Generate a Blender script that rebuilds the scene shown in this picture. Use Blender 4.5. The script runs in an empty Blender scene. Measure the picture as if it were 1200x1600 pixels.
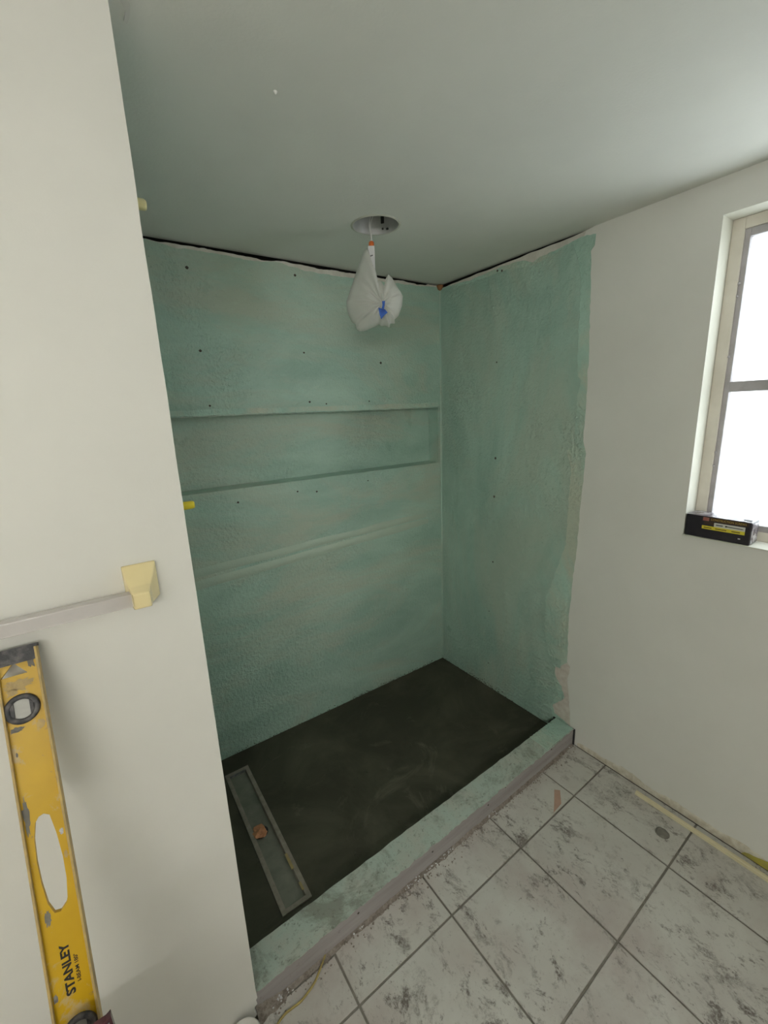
import bpy, bmesh, math, random
from mathutils import Vector, Matrix, noise
random.seed(7)
S = bpy.context.scene
col = S.collection

# ------------------------------------------------------------------ camera
CAM = Vector((-1.85578, -2.05116, 1.74031))
FPX = 671.284
R = ((0.82068, -0.57009763, -0.03838001),      # camera right  in world
     (-0.16187109, -0.16755101, -0.97248363),  # camera down   in world
     (0.54798, 0.80431048, -0.22978809))       # camera forward in world
cam = bpy.data.cameras.new('camera'); camo = bpy.data.objects.new('camera', cam); col.objects.link(camo)
cam.sensor_fit = 'VERTICAL'; cam.sensor_height = 24.0; cam.lens = 24.0 * FPX / 1600.0
cam.clip_start = 0.02
rx, dn, fw = Vector(R[0]), Vector(R[1]), Vector(R[2])
M = Matrix((rx, -dn, -fw)).transposed().to_4x4(); M.translation = CAM
camo.matrix_world = M
S.camera = camo

# ------------------------------------------------------------------ world: even overcast sky
W = bpy.data.worlds.new('overcast_sky'); S.world = W; W.use_nodes = True
wn = W.node_tree.nodes; wl = W.node_tree.links
bg = wn['Background']; bg.inputs['Color'].default_value = (0.97, 0.985, 0.975, 1); bg.inputs['Strength'].default_value = 4.1

S.view_settings.view_transform = 'Standard'; S.view_settings.look = 'None'
S.view_settings.gamma = 1.0; S.view_settings.use_curve_mapping = False
S.view_settings.exposure = 0.33
BULB_STRENGTH = 122.0

# ------------------------------------------------------------------ helpers
def px(u, v, ax, val):
    """point where the picture ray (u,v) meets the plane world[ax] = val"""
    d = rx * ((u - 600) / FPX) + dn * ((v - 800) / FPX) + fw
    return CAM + d * ((val - CAM[ax]) / d[ax])

def lin(r, g, b):
    f = lambda c: (c / 255 / 12.92) if c / 255 <= 0.04045 else ((c / 255 + 0.055) / 1.055) ** 2.4
    return (f(r), f(g), f(b), 1.0)

class NT:
    def __init__(s, name):
        s.m = bpy.data.materials.new(name); s.m.use_nodes = True
        s.t = s.m.node_tree; s.n = s.t.nodes; s.b = s.n['Principled BSDF']; s.out = s.n['Material Output']
        s.geo = s.n.new('ShaderNodeNewGeometry'); s.pos = s.geo.outputs['Position']
    def link(s, a, b): s.t.links.new(a, b)
    def mapping(s, scale=(1, 1, 1), rot=(0, 0, 0), src=None):
        k = s.n.new('ShaderNodeMapping'); k.inputs['Scale'].default_value = scale; k.inputs['Rotation'].default_value = rot
        s.link(src or s.pos, k.inputs['Vector']); return k.outputs['Vector']
    def noise(s, scale, detail=4, rough=0.55, dist=0.0, vec=None):
        k = s.n.new('ShaderNodeTexNoise'); k.inputs['Scale'].default_value = scale; k.inputs['Detail'].default_value = detail
        k.inputs['Roughness'].default_value = rough; k.inputs['Distortion'].default_value = dist
        s.link(vec or s.pos, k.inputs['Vector']); return k.outputs['Fac']
    def ramp(s, fac, a, b, va=0.0, vb=1.0):
        k = s.n.new('ShaderNodeMapRange'); k.inputs['From Min'].default_value = a; k.inputs['From Max'].default_value = b
        k.inputs['To Min'].default_value = va; k.inputs['To Max'].default_value = vb
        s.link(fac, k.inputs['Value']); return k.outputs['Result']
    def math(s, op, a, b):
        k = s.n.new('ShaderNodeMath'); k.operation = op
        for i, v in enumerate((a, b)):
            if isinstance(v, (int, float)): k.inputs[i].default_value = v
            else: s.link(v, k.inputs[i])
        return k.outputs[0]
    def mix(s, fac, a, b):
        k = s.n.new('ShaderNodeMix'); k.data_type = 'RGBA'
        for i, v in ((0, fac), (6, a), (7, b)):
            if isinstance(v, (tuple, list)): k.inputs[i].default_value = v
            elif isinstance(v, (int, float)): k.inputs[i].default_value = v
            else: s.link(v, k.inputs[i])
        return k.outputs[2]
    def bump(s, h, strength=0.3, dist=0.002, prev=None):
        k = s.n.new('ShaderNodeBump'); k.inputs['Strength'].default_value = strength; k.inputs['Distance'].default_value = dist
        s.link(h, k.inputs['Height'])
        if prev is not None: s.link(prev, k.inputs['Normal'])
        return k.outputs['Normal']
    def done(s, color=None, rough=None, normal=None, spec=None, metal=None):
        for key, v in (('Base Color', color), ('Roughness', rough), ('Normal', normal), ('Specular IOR Level', spec), ('Metallic', metal)):
            if v is None: continue
            if isinstance(v, (int, float, tuple)): s.b.inputs[key].default_value = v
            else: s.link(v, s.b.inputs[key])
        return s.m

def simple(name, c1, c2=None, scale=8.0, rough=0.5, bump=0.0, bscale=60.0, metal=0.0, spec=0.5, detail=5, lo=0.35, hi=0.65):
    t = NT(name)
    c = t.mix(t.ramp(t.noise(scale, detail), lo, hi), c1, c2 or c1)
    nrm = t.bump(t.noise(bscale, 4), bump, 0.003) if bump else None
    return t.done(c, rough, nrm, spec, metal)

MAT = {}
def mats():
    # painted walls
    t = NT('white_wall_paint')
    c = t.mix(t.ramp(t.noise(2.2, 5, 0.6), 0.4, 0.7), (0.775, 0.77, 0.725, 1), (0.735, 0.73, 0.685, 1))
    c = t.mix(t.ramp(t.noise(9, 6, 0.7), 0.66, 0.75, 0, 0.25), c, (0.66, 0.64, 0.59, 1))
    MAT['paint'] = t.done(c, 0.55, t.bump(t.noise(240, 3), 0.12, 0.001), 0.35)
    t = NT('white_ceiling_paint')
    c = t.mix(t.ramp(t.noise(3.0, 5), 0.4, 0.7), (0.82, 0.825, 0.765, 1), (0.78, 0.785, 0.73, 1))
    MAT['ceil'] = t.done(c, 0.7, t.bump(t.noise(130, 4), 0.35, 0.0015), 0.25)
    MAT['board'] = simple('bare_wallboard', (0.74, 0.72, 0.66, 1), (0.62, 0.59, 0.53, 1), 18, 0.85, 0.5, 90)
    MAT['pink_board'] = simple('bare_pinkish_board', (0.60, 0.54, 0.48, 1), (0.70, 0.66, 0.60, 1), 40, 0.85, 0.7, 120)
    MAT['void'] = simple('cavity_shade_black', (0.02, 0.018, 0.015, 1), (0.03, 0.025, 0.02, 1), 10, 0.9)  # near-black: the shade inside the wall cavity put into the colour
    # green waterproofing
    def coat(name, k, grey, sx, sz):
        t = NT(name)
        a = (0.435 * k, 0.600 * k, 0.515 * k, 1); b = (0.315 * k, 0.475 * k, 0.405 * k, 1)
        v = t.mapping((sx, 2.0, sz))
        c = t.mix(t.ramp(t.noise(1.7, 8, 0.66, 0.5, v), 0.36, 0.66), a, b)
        c = t.mix(t.ramp(t.noise(1.5, 7, 0.68, 0.9, t.mapping((sx * 0.8, 1.4, sz * 0.8), (0, 0, 0.3))), 0.46, 0.62, 0, grey), c, (0.49 * k, 0.515 * k, 0.42 * k, 1))
        c = t.mix(t.ramp(t.noise(11, 8, 0.78, 0.3, v), 0.58, 0.76, 0, 0.55), c, (0.56 * k, 0.70 * k, 0.585 * k, 1))
        c = t.mix(t.math('MULTIPLY', t.ramp(t.noise(75, 3, 0.6), 0.62, 0.70), t.ramp(t.noise(3.2, 3), 0.48, 0.62, 0, 0.6)), c, (0.20 * k, 0.31 * k, 0.25 * k, 1))
        sepz = t.n.new('ShaderNodeSeparateXYZ'); t.link(t.pos, sepz.inputs[0])
        low = t.math('MAXIMUM', t.ramp(sepz.outputs[2], 0.25, 0.95, 0.9, 0.25), t.ramp(t.noise(1.3, 3), 0.5, 0.62, 0.2, 0.9))
        pop = t.math('MULTIPLY', t.ramp(t.noise(62, 4, 0.55), 0.42, 0.70), low)
        nrm = t.bump(t.noise(150, 4, 0.65), 0.5, 0.003)
        nrm = t.bump(pop, 0.9, 0.006, nrm)
        nrm = t.bump(t.ramp(t.noise(5.5, 5, 0.6, 0.3, v), 0.3, 0.7), 0.45, 0.008, nrm)
        r = t.ramp(t.noise(5, 4), 0.3, 0.7, 0.27, 0.44)
        return t.done(c, r, nrm, 0.5)
    MAT['green'] = coat('green_waterproof_membrane', 1.11, 0.65, 0.8, 2.2)
    MAT['green_right'] = coat('green_waterproof_membrane_thick', 1.04, 0.45, 1.5, 0.9)
    MAT['seam'] = simple('greenish_taped_seam', (0.515, 0.615, 0.51, 1), (0.48, 0.60, 0.505, 1), 7, 0.45, 0.4, 90)
    MAT['green_thin'] = coat('green_waterproof_membrane_thin', 1.18, 0.85, 2.0, 1.0)
    t = NT('green_membrane_dirty')
    c = t.mix(t.ramp(t.noise(9, 6, 0.7), 0.42, 0.62), (0.46, 0.545, 0.48, 1), (0.485, 0.515, 0.45, 1))
    c = t.mix(t.ramp(t.noise(6, 8, 0.75, 0.5), 0.50, 0.62, 0, 0.8), c, (0.25, 0.26, 0.215, 1))
    c = t.mix(t.ramp(t.noise(70, 5, 0.72), 0.56, 0.68, 0, 0.7), c, (0.17, 0.17, 0.14, 1))
    MAT['green_curb'] = t.done(c, 0.75, t.bump(t.noise(150, 5, 0.7), 0.6, 0.003), 0.3)
    t = NT('grey_curb_board')
    c = t.mix(t.ramp(t.noise(3, 6, 0.6, 0, t.mapping((1, 4, 12))), 0.35, 0.7), (0.41, 0.385, 0.38, 1), (0.33, 0.305, 0.295, 1))
    c = t.mix(t.ramp(t.noise(50, 5, 0.7), 0.62, 0.72, 0, 0.5), c, (0.17, 0.14, 0.12, 1))
    MAT['curb'] = t.done(c, 0.8, t.bump(t.noise(70, 5), 0.3, 0.002), 0.2)
    t = NT('crumbled_mortar')
    c = t.mix(t.ramp(t.noise(60, 6, 0.75), 0.4, 0.65), (0.44, 0.39, 0.345, 1), (0.24, 0.205, 0.17, 1))
    MAT['mortar'] = t.done(c, 0.95, t.bump(t.noise(180, 5, 0.7), 1.0, 0.006), 0.1)
    t = NT('damp_dark_mortar_bed')
    c = t.mix(t.ramp(t.noise(2.2, 6, 0.62, 0.9), 0.40, 0.68), (0.052, 0.050, 0.035, 1), (0.098, 0.094, 0.067, 1))
    c = t.mix(t.ramp(t.noise(3.6, 6, 0.7, 1.2), 0.60, 0.74, 0, 0.8), c, (0.140, 0.135, 0.098, 1))
    c = t.mix(t.ramp(t.noise(26, 5, 0.7), 0.64, 0.76, 0, 0.7), c, (0.02, 0.02, 0.014, 1))
    MAT['bed'] = t.done(c, 0.72, t.bump(t.noise(110, 5, 0.7), 0.45, 0.002), 0.25)
    # floor tile: pale ceramic, smeared with dried mortar
    t = NT('scuffed_white_floor_tile')
    c = t.mix(t.ramp(t.noise(3.5, 5, 0.6), 0.4, 0.65), (0.60, 0.59, 0.545, 1), (0.53, 0.51, 0.47, 1))
    c = t.mix(t.ramp(t.noise(2.4, 5, 0.6), 0.55, 0.75, 0, 0.6), c, (0.47, 0.40, 0.37, 1))
    c = t.mix(t.ramp(t.noise(1.7, 6, 0.65, 0.4), 0.50, 0.66, 0, 0.65), c, (0.43, 0.365, 0.34, 1))
    grit = t.ramp(t.noise(120, 6, 0.75), 0.36, 0.54, 0.25, 1.0)
    for rot, sc, lo, reg, amt in ((35, 8, 0.520, 2.2, 0.95), (-30, 15, 0.525, 2.9, 0.95), (75, 26, 0.535, 3.6, 0.9)):
        st = t.mapping((1.0, 0.68, 1), (0, 0, math.radians(rot)))
        region = t.ramp(t.noise(reg, 5, 0.65, 0.3, t.mapping((1, 1, 1), (0, 0, rot * 0.1))), 0.475, 0.59)
        streak = t.ramp(t.noise(sc, 12, 0.80, 0.35, st), lo, lo + 0.06)
        c = t.mix(t.math('MULTIPLY', t.math('MULTIPLY', t.math('MULTIPLY', region, streak), amt), grit), c, (0.140, 0.116, 0.100, 1))
    spk = t.ramp(t.noise(75, 6, 0.72), 0.60, 0.68)
    c = t.mix(t.math('MULTIPLY', spk, t.ramp(t.noise(4, 4), 0.44, 0.60, 0.08, 0.8)), c, (0.17, 0.145, 0.125, 1))
    MAT['tile'] = t.done(c, 0.52, t.bump(t.noise(40, 4), 0.08, 0.002), 0.4)
    MAT['grout'] = simple('dirty_grey_grout', (0.29, 0.27, 0.235, 1), (0.21, 0.195, 0.165, 1), 30, 0.95, 0.6, 200)
    # window
    MAT['jamb'] = simple('cream_painted_window_wood', (0.74, 0.70, 0.62, 1), (0.67, 0.63, 0.55, 1), 12, 0.5, 0.2, 60)
    MAT['reveal'] = simple('pale_reveal_paint', (0.68, 0.675, 0.59, 1), (0.64, 0.635, 0.55, 1), 6, 0.5, 0.1, 90)
    MAT['alu'] = simple('weathered_aluminium', (0.50, 0.48, 0.50, 1), (0.42, 0.40, 0.41, 1), 20, 0.55, 0.1, 80, metal=0.25)
    t = NT('frosted_window_glass')
    n = t.n; tr = n.new('ShaderNodeBsdfTransparent'); tl = n.new('ShaderNodeBsdfTranslucent'); mx = n.new('ShaderNodeMixShader')
    gl = n.new('ShaderNodeBsdfGlossy'); gl.inputs['Roughness'].default_value = 0.25; mx2 = n.new('ShaderNodeMixShader')
    tr.inputs['Color'].default_value = (0.93, 0.96, 0.97, 1)
    t.link(t.mix(t.ramp(t.noise(160, 3), 0.4, 0.6), (0.9, 0.93, 0.95, 1), (0.8, 0.84, 0.87, 1)), tl.inputs['Color'])
    mx.inputs[0].default_value = 0.55; mx2.inputs[0].default_value = 0.04
    t.link(tr.outputs[0], mx.inputs[1]); t.link(tl.outputs[0], mx.inputs[2])
    t.link(mx.outputs[0], mx2.inputs[1]); t.link(gl.outputs[0], mx2.inputs[2]); t.link(mx2.outputs[0], t.out.inputs['Surface'])
    MAT['glass'] = t.m
    # small things
    MAT['ceramic'] = simple('cream_glazed_ceramic', (0.84, 0.72, 0.40, 1), (0.80, 0.68, 0.37, 1), 10, 0.12, 0, spec=0.6)
    t = NT('clear_acrylic_bar')
    t.done(t.mix(t.ramp(t.noise(14, 4, 0.6, 0, t.mapping((0.4, 1, 1))), 0.4, 0.6), (0.80, 0.77, 0.76, 1), (0.72, 0.69, 0.68, 1)), 0.2, None, 0.6)
    tr = t.n.new('ShaderNodeBsdfTransparent'); tr.inputs['Color'].default_value = (0.9, 0.88, 0.87, 1); mxs = t.n.new('ShaderNodeMixShader'); mxs.inputs[0].default_value = 0.45
    t.link(t.b.outputs[0], mxs.inputs[1]); t.link(tr.outputs[0], mxs.inputs[2]); t.link(mxs.outputs[0], t.out.inputs['Surface'])
    MAT['acrylic'] = t.m
    t = NT('yellow_worn_enamel')
    c = t.mix(t.ramp(t.noise(6, 4), 0.4, 0.6), (0.60, 0.37, 0.003, 1), (0.54, 0.33, 0.002, 1))
    c = t.mix(t.ramp(t.noise(17, 7, 0.72, 0.5), 0.585, 0.66, 0, 0.9), c, (0.50, 0.38, 0.19, 1))
    c = t.mix(t.ramp(t.noise(40, 6, 0.7), 0.63, 0.70, 0, 0.75), c, (0.20, 0.16, 0.11, 1))
    MAT['yellow'] = t.done(c, 0.42, t.bump(t.noise(90, 4), 0.1, 0.001), 0.45)
    MAT['yellow_dusty'] = simple('yellow_enamel_dusty', (0.52, 0.37, 0.13, 1), (0.36, 0.27, 0.13, 1), 45, 0.6, 0.2, 120)
    MAT['black_dirty'] = simple('black_plastic_dusty', (0.035, 0.035, 0.04, 1), (0.16, 0.15, 0.145, 1), 60, 0.55, 0.4, 160, lo=0.45, hi=0.72)
    MAT['black'] = simple('black_gap_shadow', (0.015, 0.015, 0.016, 1), (0.025, 0.025, 0.026, 1), 20, 0.5)  # black for the curb joint, the void and the painted outlet shadow
    MAT['vial'] = simple('dusty_grey_vial_face', (0.36, 0.36, 0.33, 1), (0.30, 0.30, 0.27, 1), 60, 0.35)
    MAT['print_black'] = simple('black_print', (0.012, 0.011, 0.01, 1), None, 5, 0.6)
    MAT['white_plastic'] = simple('white_plastic', (0.72, 0.70, 0.66, 1), (0.66, 0.64, 0.6, 1), 20, 0.4)
    MAT['can_metal'] = simple('pale_can_metal', (0.50, 0.50, 0.49, 1), (0.42, 0.42, 0.41, 1), 14, 0.45, 0.05, 50, metal=0.2)
    MAT['dark_metal'] = simple('dark_clip_metal', (0.05, 0.05, 0.05, 1), (0.09, 0.09, 0.09, 1), 30, 0.5, metal=0.5)
    t = NT('thin_white_plastic_film')
    n = t.n; tr = n.new('ShaderNodeBsdfTransparent'); tl = n.new('ShaderNodeBsdfTranslucent'); mxa = n.new('ShaderNodeMixShader'); mxb = n.new('ShaderNodeMixShader')
    tl.inputs['Color'].default_value = (0.90, 0.89, 0.84, 1)
    t.done(t.mix(t.ramp(t.noise(22, 5), 0.4, 0.6), (0.92, 0.92, 0.89, 1), (0.88, 0.88, 0.85, 1)), 0.28, t.bump(t.noise(40, 6, 0.65, 0.9), 0.7, 0.006), 0.5)
    mxa.inputs[0].default_value = 0.38; mxb.inputs[0].default_value = 0.16
    t.link(t.b.outputs[0], mxa.inputs[1]); t.link(tl.outputs[0], mxa.inputs[2])
    t.link(mxa.outputs[0], mxb.inputs[1]); t.link(tr.outputs[0], mxb.inputs[2]); t.link(mxb.outputs[0], t.out.inputs['Surface'])
    MAT['film'] = t.m
    MAT['blue_tape'] = simple('blue_tape', (0.02, 0.09, 0.42, 1), (0.03, 0.13, 0.55, 1), 60, 0.55)
    MAT['orange'] = simple('orange_plastic', (0.70, 0.16, 0.03, 1), (0.6, 0.14, 0.03, 1), 30, 0.4)
    MAT['orange_foam'] = simple('orange_foam', (0.42, 0.20, 0.08, 1), (0.30, 0.14, 0.06, 1), 60, 0.9, 0.6, 150)
    MAT['wire_white'] = simple('white_wire', (0.7, 0.7, 0.68, 1), None, 5, 0.4)
    MAT['label_paper'] = simple('white_label_paper', (0.72, 0.72, 0.72, 1), (0.66, 0.66, 0.67, 1), 25, 0.5)
    MAT['grey_print'] = simple('grey_print', (0.16, 0.16, 0.17, 1), None, 5, 0.6)
    MAT['drain_metal'] = simple('brushed_drain_metal', (0.36, 0.31, 0.26, 1), (0.27, 0.235, 0.195, 1), 40, 0.5, 0.15, 90, metal=0.35)
    MAT['drain_film'] = simple('grey_green_dust_film', (0.215, 0.215, 0.175, 1), (0.15, 0.155, 0.125, 1), 14, 0.7, 0.2, 80)
    MAT['yellow_mark'] = simple('yellow_crayon', (0.38, 0.29, 0.12, 1), (0.32, 0.25, 0.13, 1), 40, 0.8)
    MAT['tan_plug'] = simple('tan_foam_plug', (0.62, 0.29, 0.14, 1), (0.45, 0.20, 0.10, 1), 30, 0.8, 0.5, 120)
    MAT['cream_trim'] = simple('pale_yellow_vinyl_trim', (0.78, 0.71, 0.49, 1), (0.70, 0.63, 0.42, 1), 14, 0.5)
    MAT['residue'] = simple('crumbled_caulk_residue', (0.74, 0.71, 0.62, 1), (0.56, 0.51, 0.40, 1), 35, 0.9, 0.7, 140)
    MAT['yellow_glue'] = simple('old_yellow_adhesive', (0.50, 0.44, 0.07, 1), (0.42, 0.37, 0.10, 1), 25, 0.8, 0.5, 90)
    MAT['dark_gap'] = simple('dark_joint_tone', (0.06, 0.055, 0.045, 1), (0.10, 0.09, 0.07, 1), 50, 0.95)  # dark tone of the floor gap, screw marks and nail heads
    MAT['cord'] = simple('dull_yellow_string', (0.46, 0.37, 0.13, 1), (0.34, 0.27, 0.10, 1), 60, 0.8)
    MAT['pink_paper'] = simple('pinkish_paper', (0.50, 0.33, 0.25, 1), (0.45, 0.30, 0.23, 1), 40, 0.85)
    MAT['grey_blob'] = simple('dried_grey_mortar_blob', (0.23, 0.22, 0.19, 1), (0.17, 0.16, 0.14, 1), 50, 0.9, 0.5, 150)
    MAT['yellow_plug'] = simple('yellow_soft_plastic', (0.80, 0.66, 0.03, 1), (0.74, 0.6, 0.05, 1), 30, 0.45)
    MAT['pale_plug'] = simple('pale_yellow_soft_plastic', (0.74, 0.68, 0.34, 1), (0.70, 0.66, 0.45, 1), 30, 0.6)
    MAT['box_black'] = simple('black_glossy_carton', (0.014, 0.011, 0.018, 1), (0.024, 0.02, 0.026, 1), 30, 0.28, 0.15, 30, spec=0.5)
    t = NT('clear_taped_lid'); 
    MAT['box_lid'] = t.done(t.mix(t.ramp(t.noise(40, 5, 0.6, 0.5), 0.45, 0.62), (0.14, 0.12, 0.14, 1), (0.50, 0.48, 0.50, 1)), 0.22, t.bump(t.noise(40, 4), 0.3, 0.003), 0.8)
    MAT['print_yellow'] = simple('yellow_print', (0.72, 0.62, 0.04, 1), (0.66, 0.56, 0.04, 1), 60, 0.4)
    MAT['print_white'] = simple('white_print', (0.62, 0.62, 0.58, 1), None, 5, 0.4)
    MAT['print_red'] = simple('dull_red_print', (0.32, 0.09, 0.07, 1), (0.36, 0.16, 0.12, 1), 80, 0.45)
    MAT['print_brown'] = simple('dark_brown_print', (0.05, 0.025, 0.015, 1), None, 5, 0.4)
    MAT['print_gold'] = simple('gold_print', (0.50, 0.36, 0.08, 1), None, 5, 0.45)
    MAT['maroon'] = simple('dark_maroon_foil', (0.030, 0.010, 0.016, 1), (0.09, 0.022, 0.032, 1), 40, 0.25, 0.4, 60)
    MAT['silver'] = simple('crumpled_silver_foil', (0.42, 0.42, 0.42, 1), (0.2, 0.2, 0.2, 1), 70, 0.3, 0.6, 90, metal=0.5)
    MAT['wood'] = simple('pale_pine', (0.45, 0.31, 0.17, 1), (0.38, 0.25, 0.13, 1), 9, 0.6)
    t = NT('lit_bulb_glass'); em = t.n.new('ShaderNodeEmission'); em.inputs['Color'].default_value = (1.0, 0.97, 0.91, 1)
    em.inputs['Strength'].default_value = BULB_STRENGTH; t.link(em.outputs[0], t.out.inputs['Surface']); MAT['bulb'] = t.m
mats()

def mesh(name, verts, faces, m, parent=None, smooth=False):
    me = bpy.data.meshes.new(name); me.from_pydata([tuple(v) for v in verts], [], faces); me.update()
    return link(name, me, m, parent, smooth)
def link(name, me, m, parent=None, smooth=False):
    if m is not None and len(me.materials) == 0: me.materials.append(MAT[m] if isinstance(m, str) else m)
    if smooth:
        for p in me.polygons: p.use_smooth = True
    o = bpy.data.objects.new(name, me); col.objects.link(o)
    if parent is not None: o.parent = parent
    return o
def from_bm(name, bm, m, parent=None, smooth=False):
    bmesh.ops.recalc_face_normals(bm, faces=bm.faces)
    me = bpy.data.meshes.new(name); bm.to_mesh(me); bm.free()
    return link(name, me, m, parent, smooth)
def empty(name, loc=(0, 0, 0)):
    o = bpy.data.objects.new(name, None); o.empty_display_size = 0.05; col.objects.link(o); o.location = loc
    return o
def tag(o, label, cat, group=None, kind=None):
    o['label'] = label; o['category'] = cat
    if group: o['group'] = group
    if kind: o['kind'] = kind
    return o
def bm_box(bm, lo, hi, bevel=0.0, seg=2):
    r = bmesh.ops.create_cube(bm, size=1.0); vs = r['verts']
    for v in vs:
        v.co = Vector(((v.co.x + .5) * (hi[0] - lo[0]) + lo[0], (v.co.y + .5) * (hi[1] - lo[1]) + lo[1], (v.co.z + .5) * (hi[2] - lo[2]) + lo[2]))
    if bevel:
        es = list({e for v in vs for e in v.link_edges})
        bmesh.ops.bevel(bm, geom=es, offset=bevel, segments=seg, affect='EDGES', profile=0.6)
def box(name, lo, hi, m, parent=None, bevel=0.0):
    bm = bmesh.new(); bm_box(bm, lo, hi, bevel); return from_bm(name, bm, m, parent)
def quadsheet(bm, a, b, c, d):
    vs = [bm.verts.new(p) for p in (a, b, c, d)]; bm.faces.new(vs)
def prism(name, poly, off, m, parent=None, holes=None):
    """polygon (3D points, one plane) extruded by vector off, optional hole loops"""
    bm = bmesh.new(); off = Vector(off)
    loops = [poly] + (holes or [])
    es = []; bl = []
    for lp in loops:
        vs = [bm.verts.new(p) for p in lp]; bl.append(vs)
        es += [bm.edges.new((vs[i], vs[(i + 1) % len(vs)])) for i in range(len(vs))]
    r = bmesh.ops.triangle_fill(bm, edges=es, use_beauty=True, use_dissolve=False)
    fs = [g for g in r['geom'] if isinstance(g, bmesh.types.BMFace)]
    top = {}
    for vs in bl:
        for v in vs: top[v] = bm.verts.new(v.co + off)
    for f in fs: bm.faces.new([top[v] for v in f.verts])
    for vs in bl:
        for i in range(len(vs)):
            a, b = vs[i], vs[(i + 1) % len(vs)]; bm.faces.new((a, b, top[b], top[a]))
    return from_bm(name, bm, m, parent)
def tube(name, pts, r, m, parent=None, n=10, cap=True):
    pts = [Vector(p) for p in pts]; vs = []; fs = []
    rr = r if isinstance(r, (list, tuple)) else [r] * len(pts)
    prev = None
    for i, p in enumerate(pts):
        t = (pts[min(i + 1, len(pts) - 1)] - pts[max(i - 1, 0)]).normalized()
        ref = prev if prev is not None else (Vector((0, 0, 1)) if abs(t.z) < 0.9 else Vector((1, 0, 0)))
        a = (ref - t * ref.dot(t)).normalized(); b = t.cross(a); prev = a
        for k in range(n):
            th = 2 * math.pi * k / n; vs.append(p + (a * math.cos(th) + b * math.sin(th)) * rr[i])
    for i in range(len(pts) - 1):
        for k in range(n): fs.append((i * n + k, i * n + (k + 1) % n, (i + 1) * n + (k + 1) % n, (i + 1) * n + k))
    if cap: fs.append(tuple(range(n - 1, -1, -1))); fs.append(tuple(range((len(pts) - 1) * n, len(pts) * n)))
    return mesh(name, vs, fs, m, parent, True)
def lathe(name, prof, m, parent=None, n=40, loc=(0, 0, 0), smooth=True):
    vs = []; fs = []
    for r, z in prof:
        for k in range(n):
            th = 2 * math.pi * k / n; vs.append((loc[0] + r * math.cos(th), loc[1] + r * math.sin(th), loc[2] + z))
    for i in range(len(prof) - 1):
        for k in range(n): fs.append((i * n + k, i * n + (k + 1) % n, (i + 1) * n + (k + 1) % n, (i + 1) * n + k))
    return mesh(name, vs, fs, m, parent, smooth)
def rough_line(pts, step, amp, seed, axes):
    """resample an open polyline and jitter it in its plane (axes)"""
    out = []
    for i in range(len(pts) - 1):
        a, b = Vector(pts[i]), Vector(pts[i + 1]); k = max(1, int((b - a).length / step))
        for j in range(k):
            p = a.lerp(b, j / k)
            for q, ax in enumerate(axes):
                p[ax] += amp * (noise.noise(Vector((p.x * 60, p.y * 60, p.z * 60)) + Vector((seed * 3.7, q * 9.1, 0))) + 0.5 * noise.noise(Vector((p.x * 160, p.y * 160, p.z * 160 + seed))))
            out.append(p)
    out.append(Vector(pts[-1])); return out
def text(name, s, size, m, parent, mat4, offset=0.0, width=None, depth=0.0002, height=None):
    c = bpy.data.curves.new(name, 'FONT'); c.body = s; c.size = size; c.offset = offset; c.extrude = depth; c.resolution_u = 3
    t = bpy.data.objects.new(name, c); me = bpy.data.meshes.new_from_object(t)
    bpy.data.objects.remove(t); bpy.data.curves.remove(c)
    xs = [v.co.x for v in me.vertices]; ys = [v.co.y for v in me.vertices]
    sx = (width / (max(xs) - min(xs))) if width else 1.0
    sy = (height / (max(ys) - min(ys))) if height else sx
    x0 = min(xs); y0 = min(ys)
    me.transform(mat4 @ Matrix.Diagonal((sx, sy, 1, 1)) @ Matrix.Translation((-x0, -y0, 0)))
    me.name = name
    return link(name, me, m, parent)

H = 2.44           # ceiling height
XE, YE = -1.703, -1.07     # free edge of the white partition
XL, YR = -3.95, -3.40      # far walls of the room behind the camera
ND, NX, NZ0, NZ1 = 0.092, -0.024, 1.406, 1.744   # niche depth, right end, bottom, top

# ------------------------------------------------------------------ floor
XO, YO, PITCH, SK = -0.67, -1.197, 0.389, 0.0258
fl = mesh('floor', [(XL, YR, -0.004), (0.15, YR, -0.004), (0.15, 0.13, -0.004), (XL, 0.13, -0.004), (XL, YR, -0.06), (0.15, YR, -0.06), (0.15, 0.13, -0.06), (XL, 0.13, -0.06)],
          [(0, 1, 2, 3), (7, 6, 5, 4), (0, 4, 5, 1), (1, 5, 6, 2), (2, 6, 7, 3), (3, 7, 4, 0)], 'grout')
tag(fl, 'tiled bathroom floor with dirty grey grout lines', 'floor', kind='structure')
g = 0.0036
def tile_mesh(x0, x1, y0, y1):
    """corners in tile-grid units of metres, skewed like the laid rows"""
    bm = bmesh.new()
    bot = [bm.verts.new((x, y + SK * x, -0.003)) for x, y in ((x0, y0), (x1, y0), (x1, y1), (x0, y1))]
    b = 0.0015
    mid = [bm.verts.new((x, y + SK * x, -0.0006)) for x, y in ((x0, y0), (x1, y0), (x1, y1), (x0, y1))]
    top = [bm.verts.new((x, y + SK * x, 0.0008)) for x, y in ((x0 + b, y0 + b), (x1 - b, y0 + b), (x1 - b, y1 - b), (x0 + b, y1 - b))]
    bm.faces.new(top)
    for i in range(4):
        j = (i + 1) % 4
        bm.faces.new((bot[i], bot[j], mid[j], mid[i])); bm.faces.new((mid[i], mid[j], top[j], top[i]))
    me = bpy.data.meshes.new('tile'); bm.to_mesh(me); bm.free(); me.materials.append(MAT['tile']); return me
whole = tile_mesh(g, PITCH - g, g, PITCH - g)
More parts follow.
